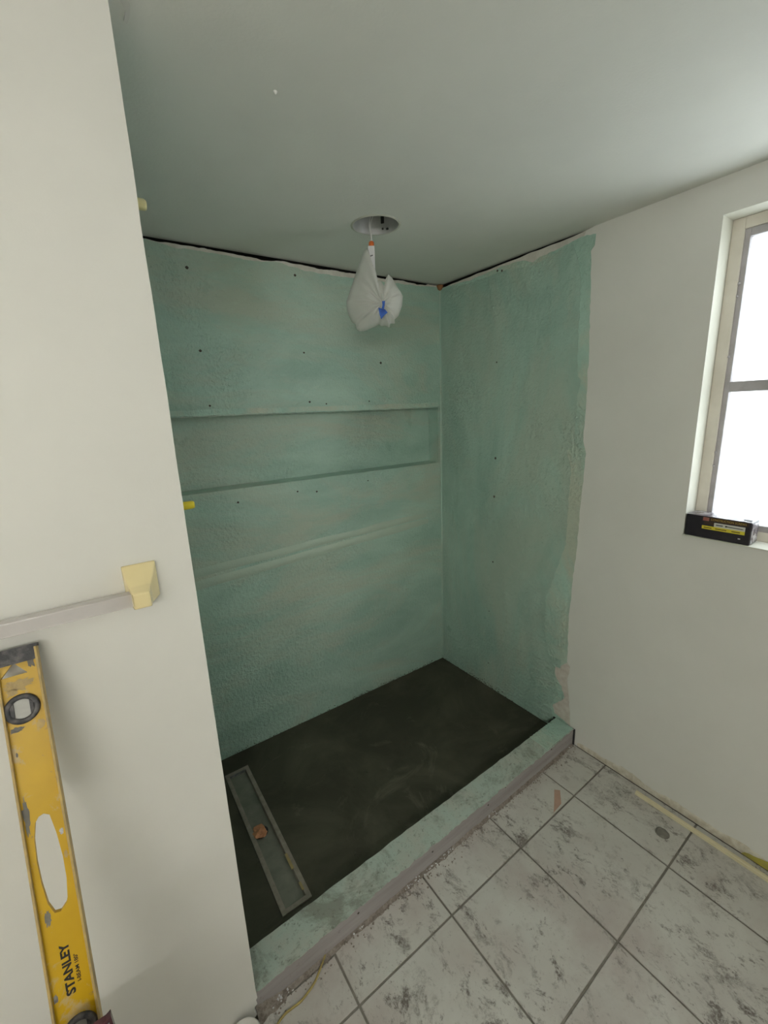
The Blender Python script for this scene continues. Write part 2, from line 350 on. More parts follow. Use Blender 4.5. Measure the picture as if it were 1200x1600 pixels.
for i in range(-8, 2):
    for j in range(-6, 1):
        x0 = XO + i * PITCH; y0 = YO + j * PITCH + SK * (i * PITCH)
        cx = min(PITCH, 0.0 - x0); yt = min(PITCH, -1.0 - y0)
        if cx < 0.02 or x0 < XL or y0 < YR: continue
        if x0 < XE - 0.02 and yt > 0: yt = min(yt, YE - y0 - SK * PITCH * 0.5) if y0 + PITCH > YE else yt
        if yt < 0.02: continue
        me = whole if (cx == PITCH and yt == PITCH) else tile_mesh(g, cx - (g if cx == PITCH else 0.004), g, yt - (g if yt == PITCH else 0.0))
        o = bpy.data.objects.new('tile', me); col.objects.link(o); o.location = (x0, y0, random.uniform(-0.0004, 0.0004)); o.parent = fl

# ------------------------------------------------------------------ ceiling with a round cut for the can light
CX, CY, CR = -0.789, -0.506, 0.089
bm = bmesh.new()
sq = 0.2; n = 48
ring = [bm.verts.new((CX + CR * math.cos(2 * math.pi * k / n), CY + CR * math.sin(2 * math.pi * k / n), H)) for k in range(n)]
def sqp(th):
    c, s = math.cos(th), math.sin(th); q = sq / max(abs(c), abs(s)); return (CX + c * q, CY + s * q, H)
outer = [bm.verts.new(sqp(2 * math.pi * k / n)) for k in range(n)]
for k in range(n): bm.faces.new((ring[k], outer[k], outer[(k + 1) % n], ring[(k + 1) % n]))
a, b, c, d = CX - sq, CX + sq, CY - sq, CY + sq
for (x0, x1, y0, y1) in ((XL, a, YR, 0.14), (b, 0.16, YR, 0.14), (a, b, YR, c), (a, b, d, 0.14)):
    quadsheet(bm, (x0, y0, H), (x1, y0, H), (x1, y1, H), (x0, y1, H))
for (x0, x1, y0, y1) in ((XL, 0.16, YR, 0.14),):
    quadsheet(bm, (x0, y0, H + 0.25), (x1, y0, H + 0.25), (x1, y1, H + 0.25), (x0, y1, H + 0.25))
    for p, q in (((x0, y0), (x1, y0)), ((x1, y0), (x1, y1)), ((x1, y1), (x0, y1)), ((x0, y1), (x0, y0))):
        quadsheet(bm, (p[0], p[1], H), (q[0], q[1], H), (q[0], q[1], H + 0.25), (p[0], p[1], H + 0.25))
ce = from_bm('ceiling', bm, 'ceil')
tag(ce, 'white painted ceiling over shower and room', 'ceiling', kind='structure')
# flaking paint edge close to the partition, and a speck
fp = [px(u, v, 2, H - 0.0004) for u, v in ((184, -6), (199, -4), (203, 10), (202, 24), (198, 34), (193, 30), (196, 14), (190, 2))]
prism('paint_flake', fp, (0, 0, -0.0035), 'paint', ce)
sp = px(430, 143, 2, H); lathe('paint_speck', [(0.0, -0.006), (0.004, -0.003), (0.005, 0.0)], 'paint', ce, 8, sp)

# ------------------------------------------------------------------ partition on the left (white, its end is the free edge)
edge = [(XE + 0.0015 * noise.noise(Vector((0, 0, z * 7))), z) for z in [0.13 + i * (H - 0.13) / 40 for i in range(41)]]
prof = [(XL, 0.0), (XE - 0.016, 0.0), (XE - 0.014, 0.02), (XE - 0.006, 0.03), (XE - 0.013, 0.045), (XE - 0.009, 0.062), (XE - 0.001, 0.066), (XE - 0.004, 0.082), (XE + 0.0015, 0.09)] + edge + [(XL, H)]
wl_ = prism('wall_left', [(x, YE, z) for x, z in prof], (0, 0.08, 0), 'paint')
tag(wl_, 'plain white painted partition wall left of the green shower', 'wall', kind='structure')
box('stud_core', (XL, YE + 0.08, 0.0), (XE - 0.03, 0.02, H), 'board', wl_)
mesh('side_membrane', [(XE - 0.02, YE + 0.07, 0), (XE - 0.02, 0.0, 0), (XE - 0.02, 0.0, H - 0.01), (XE - 0.02, YE + 0.07, H - 0.01)], [(0, 1, 2, 3)], 'green', wl_)

# ------------------------------------------------------------------ back wall: boards, niche, green coat
BX0 = XE - 0.02
bm = bmesh.new()
xs = [BX0 + i * (0.0 - BX0) / 150 for i in range(151)]
def gap_b(x):
    v = 0.0135 + 0.006 * noise.noise(Vector((x * 9, 3.1, 0))) + 0.004 * noise.noise(Vector((x * 40, 7.7, 0)))
    if -1.30 < x < -0.72: v += 0.009 * max(0, noise.noise(Vector((x * 11, 1.3, 0))) + 0.25)
    if x > -0.10: v *= 0.5
    return max(0.006, v)
BT = 0.003      # board front plane sits this far behind the coat
for i in range(150):
    x0, x1 = xs[i], xs[i + 1]
    for (z0a, z1a, z0b, z1b) in ((NZ1, H - gap_b(x0), NZ1, H - gap_b(x1)), (0, NZ0, 0, NZ0)):
        quadsheet(bm, (x0, BT, z0a), (x1, BT, z0b), (x1, BT, z1b), (x0, BT, z1a))
    quadsheet(bm, (x0, BT, H - gap_b(x0)), (x1, BT, H - gap_b(x1)), (x1, BT + 0.012, H - gap_b(x1)), (x0, BT + 0.012, H - gap_b(x0)))
quadsheet(bm, (NX, BT, NZ0), (0, BT, NZ0), (0, BT, NZ1), (NX, BT, NZ1))
bmesh.ops.remove_doubles(bm, verts=bm.verts, dist=1e-5)
wb = from_bm('wall_back', bm, 'board')
tag(wb, 'back shower wall coated in green waterproofing with a long recessed niche', 'wall', kind='structure')
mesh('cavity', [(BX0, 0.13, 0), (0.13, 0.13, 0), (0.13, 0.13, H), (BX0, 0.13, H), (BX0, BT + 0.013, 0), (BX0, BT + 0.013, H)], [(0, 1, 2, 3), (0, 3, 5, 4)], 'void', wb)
mesh('cavity_shade_sheet', [(BX0, 0.0155, H - 0.0006), (0.13, 0.0155, H - 0.0006), (0.13, 0.13, H - 0.0006), (BX0, 0.13, H - 0.0006)], [(0, 1, 2, 3)], 'void', wb)  # added dark sheet, paints the shade above the ceiling gap
# coat: lower field, upper field with ragged top, strip beside the niche
bm = bmesh.new()
def grid(x0, x1, nx, zf0, zf1, nz, y=0.0):
    pts = [[None] * (nz + 1) for _ in range(nx + 1)]
    for i in range(nx + 1):
        x = x0 + (x1 - x0) * i / nx; za, zb = zf0(x), zf1(x)
        for k in range(nz + 1):
            z = za + (zb - za) * k / nz
            pts[i][k] = bm.verts.new((x, y + 0.0012 * noise.noise(Vector((x * 5, 2, z * 5))), z))
    for i in range(nx):
        for k in range(nz): bm.faces.new((pts[i][k], pts[i + 1][k], pts[i + 1][k + 1], pts[i][k + 1]))
    return pts
top_px = [(205, 366), (224, 372), (270, 386), (337, 396), (396, 408), (432, 409), (477, 423), (522, 431), (575, 437), (630, 444), (657, 447), (691, 449)]
top_w = [px(u, v, 1, 0.0) for u, v in top_px]
def ctop(x):
    for p, q in zip(top_w, top_w[1:]):
        if x <= q.x or q is top_w[-1]:
            t = (x - p.x) / (q.x - p.x); z = p.z + (q.z - p.z) * t; break
    z += 0.004 * noise.noise(Vector((x * 25, 0, 4))) + 0.003 * noise.noise(Vector((x * 90, 0, 4)))
    return min(z, H - gap_b(x) - 0.003)
ragged = lambda x: NZ1 + 0.003 * noise.noise(Vector((x * 30, 0, 9))) + 0.0025 * noise.noise(Vector((x * 110, 0, 2)))
P1 = grid(BX0, 0.0, 220, ragged, ctop, 14)
P2 = grid(BX0, 0.0, 120, lambda x: 0.0, lambda x: NZ0 + 0.0012 * noise.noise(Vector((x * 30, 5, 0))), 20)
P3 = grid(NX, 0.0, 2, lambda x: NZ0, lambda x: NZ1, 20)
# thickness of the upper coat's ragged lip and top edge
for row, dy in (([P1[i][0] for i in range(221)], ND), ([P1[i][-1] for i in range(221)], 0.0025)):
    nv = [bm.verts.new((v.co.x, dy, v.co.z if dy < 0.01 else NZ1)) for v in row]
    for i in range(220): bm.faces.new((row[i], row[i + 1], nv[i + 1], nv[i]))
row = [P2[i][-1] for i in range(121)]; nv = [bm.verts.new((v.co.x, ND, NZ0 + 0.006)) for v in row]
for i in range(120): bm.faces.new((row[i], row[i + 1], nv[i + 1], nv[i]))
quadsheet(bm, (NX, 0, NZ0), (NX, ND, NZ0), (NX, ND, NZ1), (NX, 0, NZ1))
quadsheet(bm, (BX0, ND, NZ0), (NX, ND, NZ0), (NX, ND, NZ1), (BX0, ND, NZ1))
cb = from_bm('membrane_coat', bm, 'green', wb)
# thicker paler band above the niche opening
N = 160; lx = [BX0 + i * (NX - BX0) / N for i in range(N + 1)]
prism('lip_band', [Vector((x, -0.0012, ragged(x) + 0.001)) for x in lx] + [Vector((x, -0.0012, NZ1 + 0.030 + 0.007 * noise.noise(Vector((x * 7, 1, 0))) + 0.003 * noise.noise(Vector((x * 60, 2, 0))))) for x in reversed(lx)], (0, -0.0012, 0), 'green_thin', wb)
# rounded bead of membrane along the lower lip of the upper field and the corner
pts = [(x, -0.0005, ragged(x) + 0.004) for x in [BX0 + i * (NX - BX0) / 160 for i in range(161)]]
tube('lip_bead', pts, [0.0035 + 0.0018 * noise.noise(p_ * 50) for p_ in [Vector(q) for q in pts]], 'green', wb, 6)
cpts = [(-0.003, -0.003, 0.02 + i * (H - 0.05) / 60) for i in range(61)]
cpts = [(x + 0.0015 * noise.noise(Vector((0, 0, z * 12))), y, z) for x, y, z in cpts]
tube('corner_bead', cpts, 0.0055, 'green_thin', wb, 6)
blob = lathe('foam_blob', [(0.0, -0.022), (0.012, -0.016), (0.018, -0.004), (0.02, 0.006), (0.0, 0.008)], 'orange_foam', wb, 10, (-0.008, -0.008, H - 0.012))
# taped board joint: flattened ridges
def ridge(name, a, b, w, h, m, par, seed):
    a, b = Vector(a), Vector(b); vs = []; fs = []; N = 50
    up = Vector((0, 0, 1))
    for i in range(N + 1):
        p = a.lerp(b, i / N); p.z += 0.004 * noise.noise(Vector((p.x * 4, seed, 0)))
        k = 0.85 + 0.2 * noise.noise(Vector((p.x * 6, seed, 5)))
        e = min(1, 8 * i / N, 8 * (N - i) / N)
        for q, hh in ((-1, 0.0008), (-0.55, -0.6), (0, -1.0), (0.55, -0.6), (1, 0.0008)):
            y = hh if hh > 0 else hh * h * k * e
            vs.append(p + up * (q * w / 2) + Vector((0, y, 0)))
    for i in range(N):
        for j in range(4): s = i * 5 + j; fs.append((s, s + 5, s + 6, s + 1))
    return mesh(name, vs, fs, m, par, True)
for q, (dz, w, h) in enumerate(((0.027, 0.044, 0.006), (-0.025, 0.048, 0.006))):
    ridge('taped_joint', (-1.60, 0, 1.004 + dz * 1.15), (-0.105, 0, 1.062 + dz * 0.8), w, h, 'seam', wb, q)
# screw heads sunk in the coat
dot = bpy.data.meshes.new('screw_mark'); bmd = bmesh.new()
bmesh.ops.create_circle(bmd, cap_ends=True, radius=0.0065, segments=9)
for v in bmd.verts: v.co.x *= 1 + 0.2 * math.sin(v.co.y * 900)
bmesh.ops.solidify(bmd, geom=bmd.faces[:], thickness=0.001); bmd.to_mesh(dot); bmd.free(); dot.materials.append(MAT['dark_gap'])
for (u, v, s) in ((292, 418, 1), (461, 430, .9), (313, 548, .9), (475, 551, .7), (595, 567, 1), (465, 768, .7), (495, 768, .8), (575, 751, .6), (372, 785, .8), (484, 628, .8), (510, 631, .6), (328, 634, .7), (577, 627, .6)):
    o = bpy.data.objects.new('screw_mark', dot); col.objects.link(o); p = px(u, v, 1, -0.0008); o.location = p
    o.rotation_euler = (math.pi / 2, 0, 0); o.scale = (s, s, 1); o.parent = wb

# ------------------------------------------------------------------ right wall with window opening
WY0, WY1, WZ0, WZ1, WX = -2.13, -1.385, 1.226, 2.325, 0.086
bm = bmesh.new()
GY = -0.935
def gap_r(y):
    t = (0 - y) / 0.935
    v = 0.019 * (1 - 0.55 * t) + 0.004 * noise.noise(Vector((y * 12, 8, 0)))
    if t > 0.93: v *= (1 - t) / 0.07
    return max(0.0, v)
ys = [0.0 - i * 0.935 / 80 for i in range(81)]
for i in range(80):
    y0, y1 = ys[i], ys[i + 1]
    quadsheet(bm, (0, y0, 0), (0, y1, 0), (0, y1, H - gap_r(y1)), (0, y0, H - gap_r(y0)))
    quadsheet(bm, (0, y0, H - gap_r(y0)), (0, y1, H - gap_r(y1)), (0.012, y1, H - gap_r(y1)), (0.012, y0, H - gap_r(y0)))
quadsheet(bm, (0, GY, 0), (0, WY1, 0), (0, WY1, H), (0, GY, H))
quadsheet(bm, (0, WY1, 0), (0, WY0, 0), (0, WY0, WZ0), (0, WY1, WZ0))
quadsheet(bm, (0, WY1, WZ1), (0, WY0, WZ1), (0, WY0, H), (0, WY1, H))
quadsheet(bm, (0, WY0, 0), (0, YR, 0), (0, YR, H), (0, WY0, H))
for (y0, y1, z0, z1) in ((WY1, GY, 0, H), (WY0, WY1, 0, WZ0), (WY0, WY1, WZ1, H), (YR, WY0, 0, H)):
    quadsheet(bm, (0.16, y0, z0), (0.16, y1, z0), (0.16, y1, z1), (0.16, y0, z1))
quadsheet(bm, (0, YR, 0), (0.16, YR, 0), (0.16, YR, H), (0, YR, H))
bmesh.ops.remove_doubles(bm, verts=bm.verts, dist=1e-5)
wr = from_bm('wall_right', bm, 'paint')
tag(wr, 'off-white painted right wall with window and ragged green coating edge', 'wall', kind='structure')
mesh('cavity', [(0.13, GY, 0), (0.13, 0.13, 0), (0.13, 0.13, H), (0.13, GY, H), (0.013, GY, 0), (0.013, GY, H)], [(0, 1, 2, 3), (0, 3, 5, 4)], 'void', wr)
mesh('cavity_shade_sheet', [(0.0125, GY, H - 0.0006), (0.13, GY, H - 0.0006), (0.13, 0.015, H - 0.0006), (0.0125, 0.015, H - 0.0006)], [(0, 1, 2, 3)], 'void', wr)  # same painted shade over the right wall's gap
bm = bmesh.new()
rv = 0.16
quadsheet(bm, (0, WY1, WZ0), (rv, WY1, WZ0), (rv, WY1, WZ1), (0, WY1, WZ1))
quadsheet(bm, (0, WY0, WZ0), (rv, WY0, WZ0), (rv, WY0, WZ1), (0, WY0, WZ1))
quadsheet(bm, (0, WY0, WZ1), (rv, WY0, WZ1), (rv, WY1, WZ1), (0, WY1, WZ1))
quadsheet(bm, (0, WY0, WZ0), (rv, WY0, WZ0), (rv, WY1, WZ0), (0, WY1, WZ0))
from_bm('window_reveal', bm, 'reveal', wr)
# coat on the right wall, two overlapping layers with ragged outlines
XC = -0.0003
top_r = [(700, 447), (737, 437), (760, 427), (781, 418), (813, 407), (833, 409), (843, 402), (865, 392), (884, 383), (910, 369), (932, 365)]
right_r = [(932, 365), (929, 383), (924, 392), (923, 447), (921, 541), (918, 594), (915, 641), (911, 690), (916, 709), (912, 745), (906, 800), (901, 860), (895, 905), (889, 962), (887, 1012), (886, 1035)]
bite = [(886, 1035), (876, 1041), (865, 1040), (868, 1056), (877, 1072), (882, 1090), (874, 1096), (863, 1101), (867, 1114), (880, 1124), (889, 1133)]
def wallr(pp, x=XC): return [px(u, v, 0, x) for u, v in pp]
out = rough_line(wallr(top_r), 0.012, 0.006, 1, (1, 2))[:-1] + rough_line(wallr(right_r), 0.02, 0.004, 2, (1,))[:-1] + rough_line(wallr(bite), 0.008, 0.005, 3, (1, 2))
out = [Vector((p.x, min(p.y, -0.001), min(p.z, H - gap_r(p.y) - 0.002))) for p in out]
last = out[-1]
poly = [Vector((XC, -0.001, 0.0))] + [Vector((XC, -0.001, out[0].z))] + out[0:] + [Vector((XC, last.y, 0.0))]
prism('membrane_edge_coat', poly, (-0.0012, 0, 0), 'green_thin', wr)
in_r = [(894, 380), (902, 400), (908, 430), (905, 506), (902, 560), (903, 588), (909, 595), (903, 612), (901, 641), (897, 697), (885, 704), (893, 730), (890, 765), (884, 850), (868, 895), (853, 935), (851, 985), (858, 1020), (868, 1040), (866, 1060), (872, 1085), (860, 1102), (864, 1118), (876, 1130)]
top_i = [(700, 450), (740, 441), (790, 422), (835, 414), (870, 394), (894, 380)]
inn = rough_line(wallr(top_i), 0.015, 0.006, 5, (1, 2))[:-1] + rough_line(wallr(in_r), 0.012, 0.006, 6, (1,))
inn = [Vector((XC - 0.0012, min(p.y, -0.001), min(p.z, H - gap_r(p.y) - 0.006))) for p in inn]
poly = [Vector((XC - 0.0012, -0.001, 0.0)), Vector((XC - 0.0012, -0.001, inn[0].z))] + inn + [Vector((XC - 0.0012, inn[-1].y, 0.0))]
prism('membrane_coat', poly, (-0.0013, 0, 0), 'green_right', wr)
# bare strip under the ceiling and bare patch beside the curb
st = [px(u, v, 0, -0.0001) for u, v in ((697, 450), (760, 430), (835, 412), (910, 372))]
poly = [Vector((-0.0001, -0.001, H - 0.07))] + [Vector((-0.0001, p.y, p.z - 0.01)) for p in st[1:]] + [Vector((-0.0001, -0.9, H - gap_r(-0.9) - 0.001))] + [Vector((-0.0001, y, H - gap_r(y) - 0.001)) for y in ys[70::-5]]
prism('bare_strip', poly, (-0.0003, 0, 0), 'board', wr)
bp_ = [(858, 1030), (886, 1034), (891, 1042), (889, 1052), (886, 1060), (888, 1085), (890, 1110), (891, 1140), (862, 1140)]
prism('bare_patch', rough_line(wallr(bp_, -0.0001), 0.01, 0.003, 8, (1, 2)), (-0.0008, 0, 0), 'pink_board', wr)
for (u, v, s) in ((777, 423, .8), (784, 423, .8), (774, 716, 1), (772, 776, 1), (776, 566, .6), (770, 878, .8), (764, 955, .5), (763, 1036, .5)):
    o = bpy.data.objects.new('screw_mark', dot); col.objects.link(o); o.location = px(u, v, 0, -0.0035)
    o.rotation_euler = (0, -math.pi / 2, 0); o.scale = (s, s, 1); o.parent = wr
# shallow trowel ridge low on the wall
def ridge_r(a, b, w, h, seed):
    a, b = Vector(a), Vector(b); vs = []; fs = []; N = 30
    for i in range(N + 1):
        p = a.lerp(b, i / N); e = min(1, 4 * i / N, 4 * (N - i) / N)
        for q, hh in ((-1, 0.0), (-0.5, 0.6), (0, 1.0), (0.5, 0.6), (1, 0.0)):
            vs.append(p + Vector((0.0006 - hh * (h * e + 0.0006), 0, q * w / 2)))
    for i in range(N):
        for j in range(4): s = i * 5 + j; fs.append((s, s + 5, s + 6, s + 1))
    mesh('trowel_ridge', vs, fs, 'green_right', wr, True)
ridge_r(px(765, 995, 0, -0.0026), px(876, 1038, 0, -0.0026), 0.05, 0.004, 1)
ridge_r(px(790, 1025, 0, -0.0026), px(866, 1060, 0, -0.0026), 0.04, 0.003, 2)
# caulk and adhesive left along the wall foot
N = 70; vs = []; fs = []
for i in range(N + 1):
    y = -1.03 - 1.2 * i / N
    hgt = 0.022 + 0.016 * (noise.noise(Vector((y * 9, 0, 0))) + 1) * min(1, (i + 3) / 14) + 0.008 * noise.noise(Vector((y * 50, 4, 0)))
    vs += [(-0.0002, y, 0.0), (-0.0035, y, 0.004), (-0.0035 + 0.002 * noise.noise(Vector((y * 70, 1, 0))), y, hgt * 0.7), (-0.0002, y, hgt)]
for i in range(N):
    for j in range(3): s = i * 4 + j; fs.append((s, s + 4, s + 5, s + 1))
mesh('caulk_residue', vs, fs, 'residue', wr)
gp = [(1150, 1332), (1165, 1332), (1180, 1338), (1196, 1345), (1215, 1352), (1230, 1362), (1232, 1392), (1200, 1374), (1172, 1352)]
prism('adhesive_patch', rough_line(wallr(gp, -0.003), 0.008, 0.004, 4, (1, 2)), (-0.002, 0, 0), 'yellow_glue', wr)
box('floor_joint', (-0.006, -2.3, 0.0), (-0.0036, -1.03, 0.003), 'dark_gap', wr)

# rooms's other walls, behind the camera
o = box('wall_rear', (XL, YR - 0.1, 0), (0.16, YR, H), 'paint'); tag(o, 'white rear wall behind the camera carrying the vanity light', 'wall', kind='structure')
o = box('wall_far_left', (XL - 0.1, YR, 0), (XL, YE, H), 'paint'); tag(o, 'white far left side wall of the room', 'wall', kind='structure')

# ------------------------------------------------------------------ window
w1 = empty('window_1', (WX, (WY0 + WY1) / 2, WZ0)); tag(w1, 'frosted two-pane aluminium window in cream wooden frame', 'window', kind='structure')
w1i = Matrix.Translation(-w1.location)
def wbox(name, lo, hi, m, bevel=0.002, parent=None):
    o = box(name, lo, hi, m, None, bevel); o.data.transform(w1i); o.parent = parent or w1; return o
j = 0.037; a2 = 0.017
wbox('wood_jamb', (WX, WY1 - j, WZ0), (WX + 0.05, WY1, WZ1), 'jamb'); wbox('wood_jamb', (WX, WY0, WZ0), (WX + 0.05, WY0 + j, WZ1), 'jamb')
wbox('wood_head', (WX, WY0 + j, WZ1 - j), (WX + 0.05, WY1 - j, WZ1), 'jamb'); wbox('wood_sill', (WX, WY0 + j, WZ0), (WX + 0.05, WY1 - j, WZ0 + j), 'jamb')
AX = WX + 0.006
for nm, lo, hi in (('frame_stile', (AX, WY1 - j - a2, WZ0 + j), (AX + 0.03, WY1 - j, WZ1 - j)), ('frame_stile', (AX, WY0 + j, WZ0 + j), (AX + 0.03, WY0 + j + a2, WZ1 - j)),
                   ('frame_rail', (AX, WY0 + j + a2, WZ1 - j - 0.026), (AX + 0.03, WY1 - j - a2, WZ1 - j)), ('frame_rail', (AX, WY0 + j + a2, WZ0 + j), (AX + 0.03, WY1 - j - a2, WZ0 + j + 0.022)),
                   ('meeting_rail', (AX - 0.002, WY0 + j + a2, 1.757), (AX + 0.03, WY1 - j - a2 + 0.004, 1.793))):
    wbox(nm, lo, hi, 'alu')
wbox('pane', (AX + 0.014, WY0 + j + a2, 1.79), (AX + 0.018, WY1 - j - a2, WZ1 - j - 0.026), 'glass', 0)
wbox('pane', (AX + 0.014, WY0 + j + a2, WZ0 + j + 0.022), (AX + 0.018, WY1 - j - a2, 1.76), 'glass', 0)
for z in (2.12, 2.08, 1.88, 1.54, 1.49):
    o = lathe('frame_screw', [(0.0, 0.006), (0.004, 0.005), (0.005, 0.0)], 'alu', None, 8); o.data.transform(Matrix.Rotation(-math.pi / 2, 4, 'Y'))
    o.data.transform(w1i @ Matrix.Translation((AX, WY1 - j - 0.002, z))); o.parent = w1
wbox('sill_board', (-0.012, WY0, WZ0 - 0.0), (WX, WY1, WZ0 + 0.004), 'reveal', 0.001)

# carton of screws on the sill
BW = empty('screw_carton', (-0.004, -1.490, WZ0 + 0.004)); tag(BW, 'black carton of construction screws with yellow label on the window sill', 'box')
L2, HB, DP = 0.100, 0.086, 0.078
bm = bmesh.new(); bm_box(bm, (0, -L2, 0), (DP, L2, HB - 0.003), 0.004, 2); from_bm('carton_body', bm, 'box_black', BW)
# slightly domed lid with an open flap at its right end
bm = bmesh.new(); nx_, ny_ = 6, 16; gv = {}
for i in range(nx_ + 1):
    for k in range(ny_ + 1):
        x = DP * i / nx_; y = -L2 + 2 * L2 * k / ny_
        z = HB - 0.003 + 0.0035 * math.sin(math.pi * i / nx_) * math.sin(math.pi * k / ny_) + 0.0012 * noise.noise(Vector((x * 60, y * 60, 0)))
        gv[i, k] = bm.verts.new((x, y, z))
for i in range(nx_):
    for k in range(ny_): bm.faces.new((gv[i, k], gv[i + 1, k], gv[i + 1, k + 1], gv[i, k + 1]))
from_bm('lid', bm, 'box_lid', BW, True)
prism('torn_flap', [(-0.0005, -0.098, HB - 0.001), (0.004, -0.073, HB + 0.001), (0.012, -0.074, HB + 0.003), (0.012, -0.097, HB + 0.002)], (0.0, 0, 0.0015), 'box_black', BW)
# clear tape on the right end, its shine put into a pale mottled sheet
bm = bmesh.new(); quadsheet(bm, (0.006, -L2 - 0.0006, 0.004), (DP - 0.006, -L2 - 0.0006, 0.006), (DP - 0.01, -L2 - 0.0006, HB - 0.01), (0.006, -L2 - 0.0006, HB - 0.008)); from_bm('end_tape_shine', bm, 'box_lid', BW)
def strip(name, y0, y1, z0, z1, m, x=-0.0006): return box(name, (x, min(y0, y1), z0), (x + 0.0006, max(y0, y1), z1), m, BW)
strip('title_band', 0.025, -0.092, 0.0665, 0.0805, 'print_brown')
strip('red_badge', 0.045, 0.026, 0.066, 0.079, 'print_red')
strip('size_band', 0.040, 0.010, 0.054, 0.063, 'print_brown')
strip('white_band', 0.009, -0.083, 0.0475, 0.063, 'print_white')
strip('yellow_band', 0.046, -0.083, 0.035, 0.0475, 'print_yellow')
FM = lambda y, z: Matrix.Translation((-0.0009, y, z)) @ Matrix(((0, 0, -1, 0), (-1, 0, 0, 0), (0, 1, 0, 0), (0, 0, 0, 1)))
text('title_lettering', 'CONSTRUCTION SCREWS', 0.01, 'print_gold', BW, FM(0.020, 0.0695), 0, 0.105, 0.0001, 0.008)
for y0, y1 in ((0.040, 0.015), (0.004, -0.030), (-0.045, -0.070)): strip('small_print', y0, y1, 0.0395, 0.0425, 'print_brown', -0.0009)
strip('small_print', 0.003, -0.018, 0.053, 0.058, 'grey_print', -0.0009)
sw = tube('screw_picture', [(-0.0009, -0.026, 0.0555), (-0.0009, -0.032, 0.0553), (-0.0009, -0.074, 0.0545), (-0.0009, -0.079, 0.0544)], [0.0034, 0.0014, 0.0013, 0.0003], 'print_black', BW, 8)
strip('corner_mark', -0.066, -0.073, 0.017, 0.021, 'print_white')

# ------------------------------------------------------------------ shower floor, drain, curb
CTZ = 0.095
def yin(x): return -0.907 - (-x / 1.7) * 0.041
def yout(x): return -1.005 - (-x / 1.7) * 0.051
def bed_z(x, y):
    return 0.012 + 0.012 * max(0, (x + 1.45) / 1.45) * (-y / 0.9) + 0.0015 * noise.noise(Vector((x * 3, y * 3, 0))) + 0.0006 * noise.noise(Vector((x * 14, y * 14, 3)))
DX0, DX1, DY0, DY1 = -1.549, -1.436, -0.868, -0.118   # drain outline
bm = bmesh.new()
def brk(lo, hi, cuts, n):
    s = sorted(set([lo + (hi - lo) * i / n for i in range(n + 1)] + cuts)); return [v for i, v in enumerate(s) if i == 0 or v - s[i - 1] > 1e-6]
gx = brk(BX0, 0.0, [DX0 + 0.012, DX1 - 0.012], 70); gy = brk(0.0 - 0.98, 0.0, [DY0 + 0.012, DY1 - 0.012], 44)
V = {}
for i, x in enumerate(gx):
    for k, y in enumerate(gy): V[i, k] = bm.verts.new((x, y, bed_z(x, y)))
for i in range(len(gx) - 1):
    for k in range(len(gy) - 1):
        mx_, my_ = (gx[i] + gx[i + 1]) / 2, (gy[k] + gy[k + 1]) / 2
        if DX0 + 0.012 < mx_ < DX1 - 0.012 and DY0 + 0.012 < my_ < DY1 - 0.012: continue
        bm.faces.new((V[i, k], V[i + 1, k], V[i + 1, k + 1], V[i, k + 1]))
sf = from_bm('shower_floor', bm, 'bed', None, True)
tag(sf, 'dark damp mortar bed filling the shower base', 'floor', kind='structure')
# crumbs of mortar where bed meets walls
def crumbs(name, pts, m, parent, rmin, rmax, seed):
    rnd = random.Random(seed); vs = []; fs = []
    for p in pts:
        r = rnd.uniform(rmin, rmax); b0 = len(vs)
        for q in ((1, 0, 0), (-1, 0, 0), (0, 1, 0), (0, -1, 0), (0, 0, 1), (0, 0, -1)):
            k = r * rnd.uniform(0.6, 1.3); vs.append((p[0] + q[0] * k, p[1] + q[1] * k, p[2] + q[2] * k * 0.8))
        for f in ((0, 2, 4), (2, 1, 4), (1, 3, 4), (3, 0, 4), (2, 0, 5), (1, 2, 5), (3, 1, 5), (0, 3, 5)): fs.append(tuple(b0 + i for i in f))
    o = mesh(name, vs, fs, m, parent); o['kind'] = 'stuff'; return o
rnd = random.Random(3)
cp = []
for i in range(260):
    x = rnd.uniform(-1.5, -0.02) if rnd.random() < 0.5 else rnd.uniform(-0.75, -0.1); cp.append((x, -0.003, bed_z(x, 0) + abs(rnd.gauss(0, 0.009))))
for i in range(150):
    y = rnd.gauss(-0.40, 0.09) if rnd.random() < 0.5 else rnd.uniform(-0.85, -0.02); cp.append((-0.005, y, bed_z(0, y) + abs(rnd.gauss(0, 0.012 if -0.55 < y < -0.25 else 0.004))))
crumbs('mortar_splashes', cp, 'bed', sf, 0.0012, 0.0042, 5)

dr = empty('linear_drain', ((DX0 + DX1) / 2, (DY0 + DY1) / 2, 0.012)); tag(dr, 'long metal linear drain channel set in the dark shower bed', 'drain')
di = Matrix.Translation(-dr.location)
def dobj(o): o.data.transform(di); o.parent = dr; return o
zf = 0.0175; fwid = 0.0175
bm = bmesh.new()
o_ = [(DX0, DY0), (DX1, DY0), (DX1, DY1), (DX0, DY1)]; i_ = [(DX0 + fwid, DY0 + fwid), (DX1 - fwid, DY0 + fwid), (DX1 - fwid, DY1 - fwid), (DX0 + fwid, DY1 - fwid)]
ot = [bm.verts.new((x, y, zf)) for x, y in o_]; it = [bm.verts.new((x, y, zf - 0.001)) for x, y in i_]
ob_ = [bm.verts.new((x, y, 0.006)) for x, y in o_]; ib = [bm.verts.new((x + (0.004 if x < -1.49 else -0.004), y, -0.018)) for x, y in i_]
for k in range(4):
    q = (k + 1) % 4; bm.faces.new((ot[k], ot[q], it[q], it[k])); bm.faces.new((ob_[k], ob_[q], ot[q], ot[k])); bm.faces.new((it[k], it[q], ib[q], ib[k]))
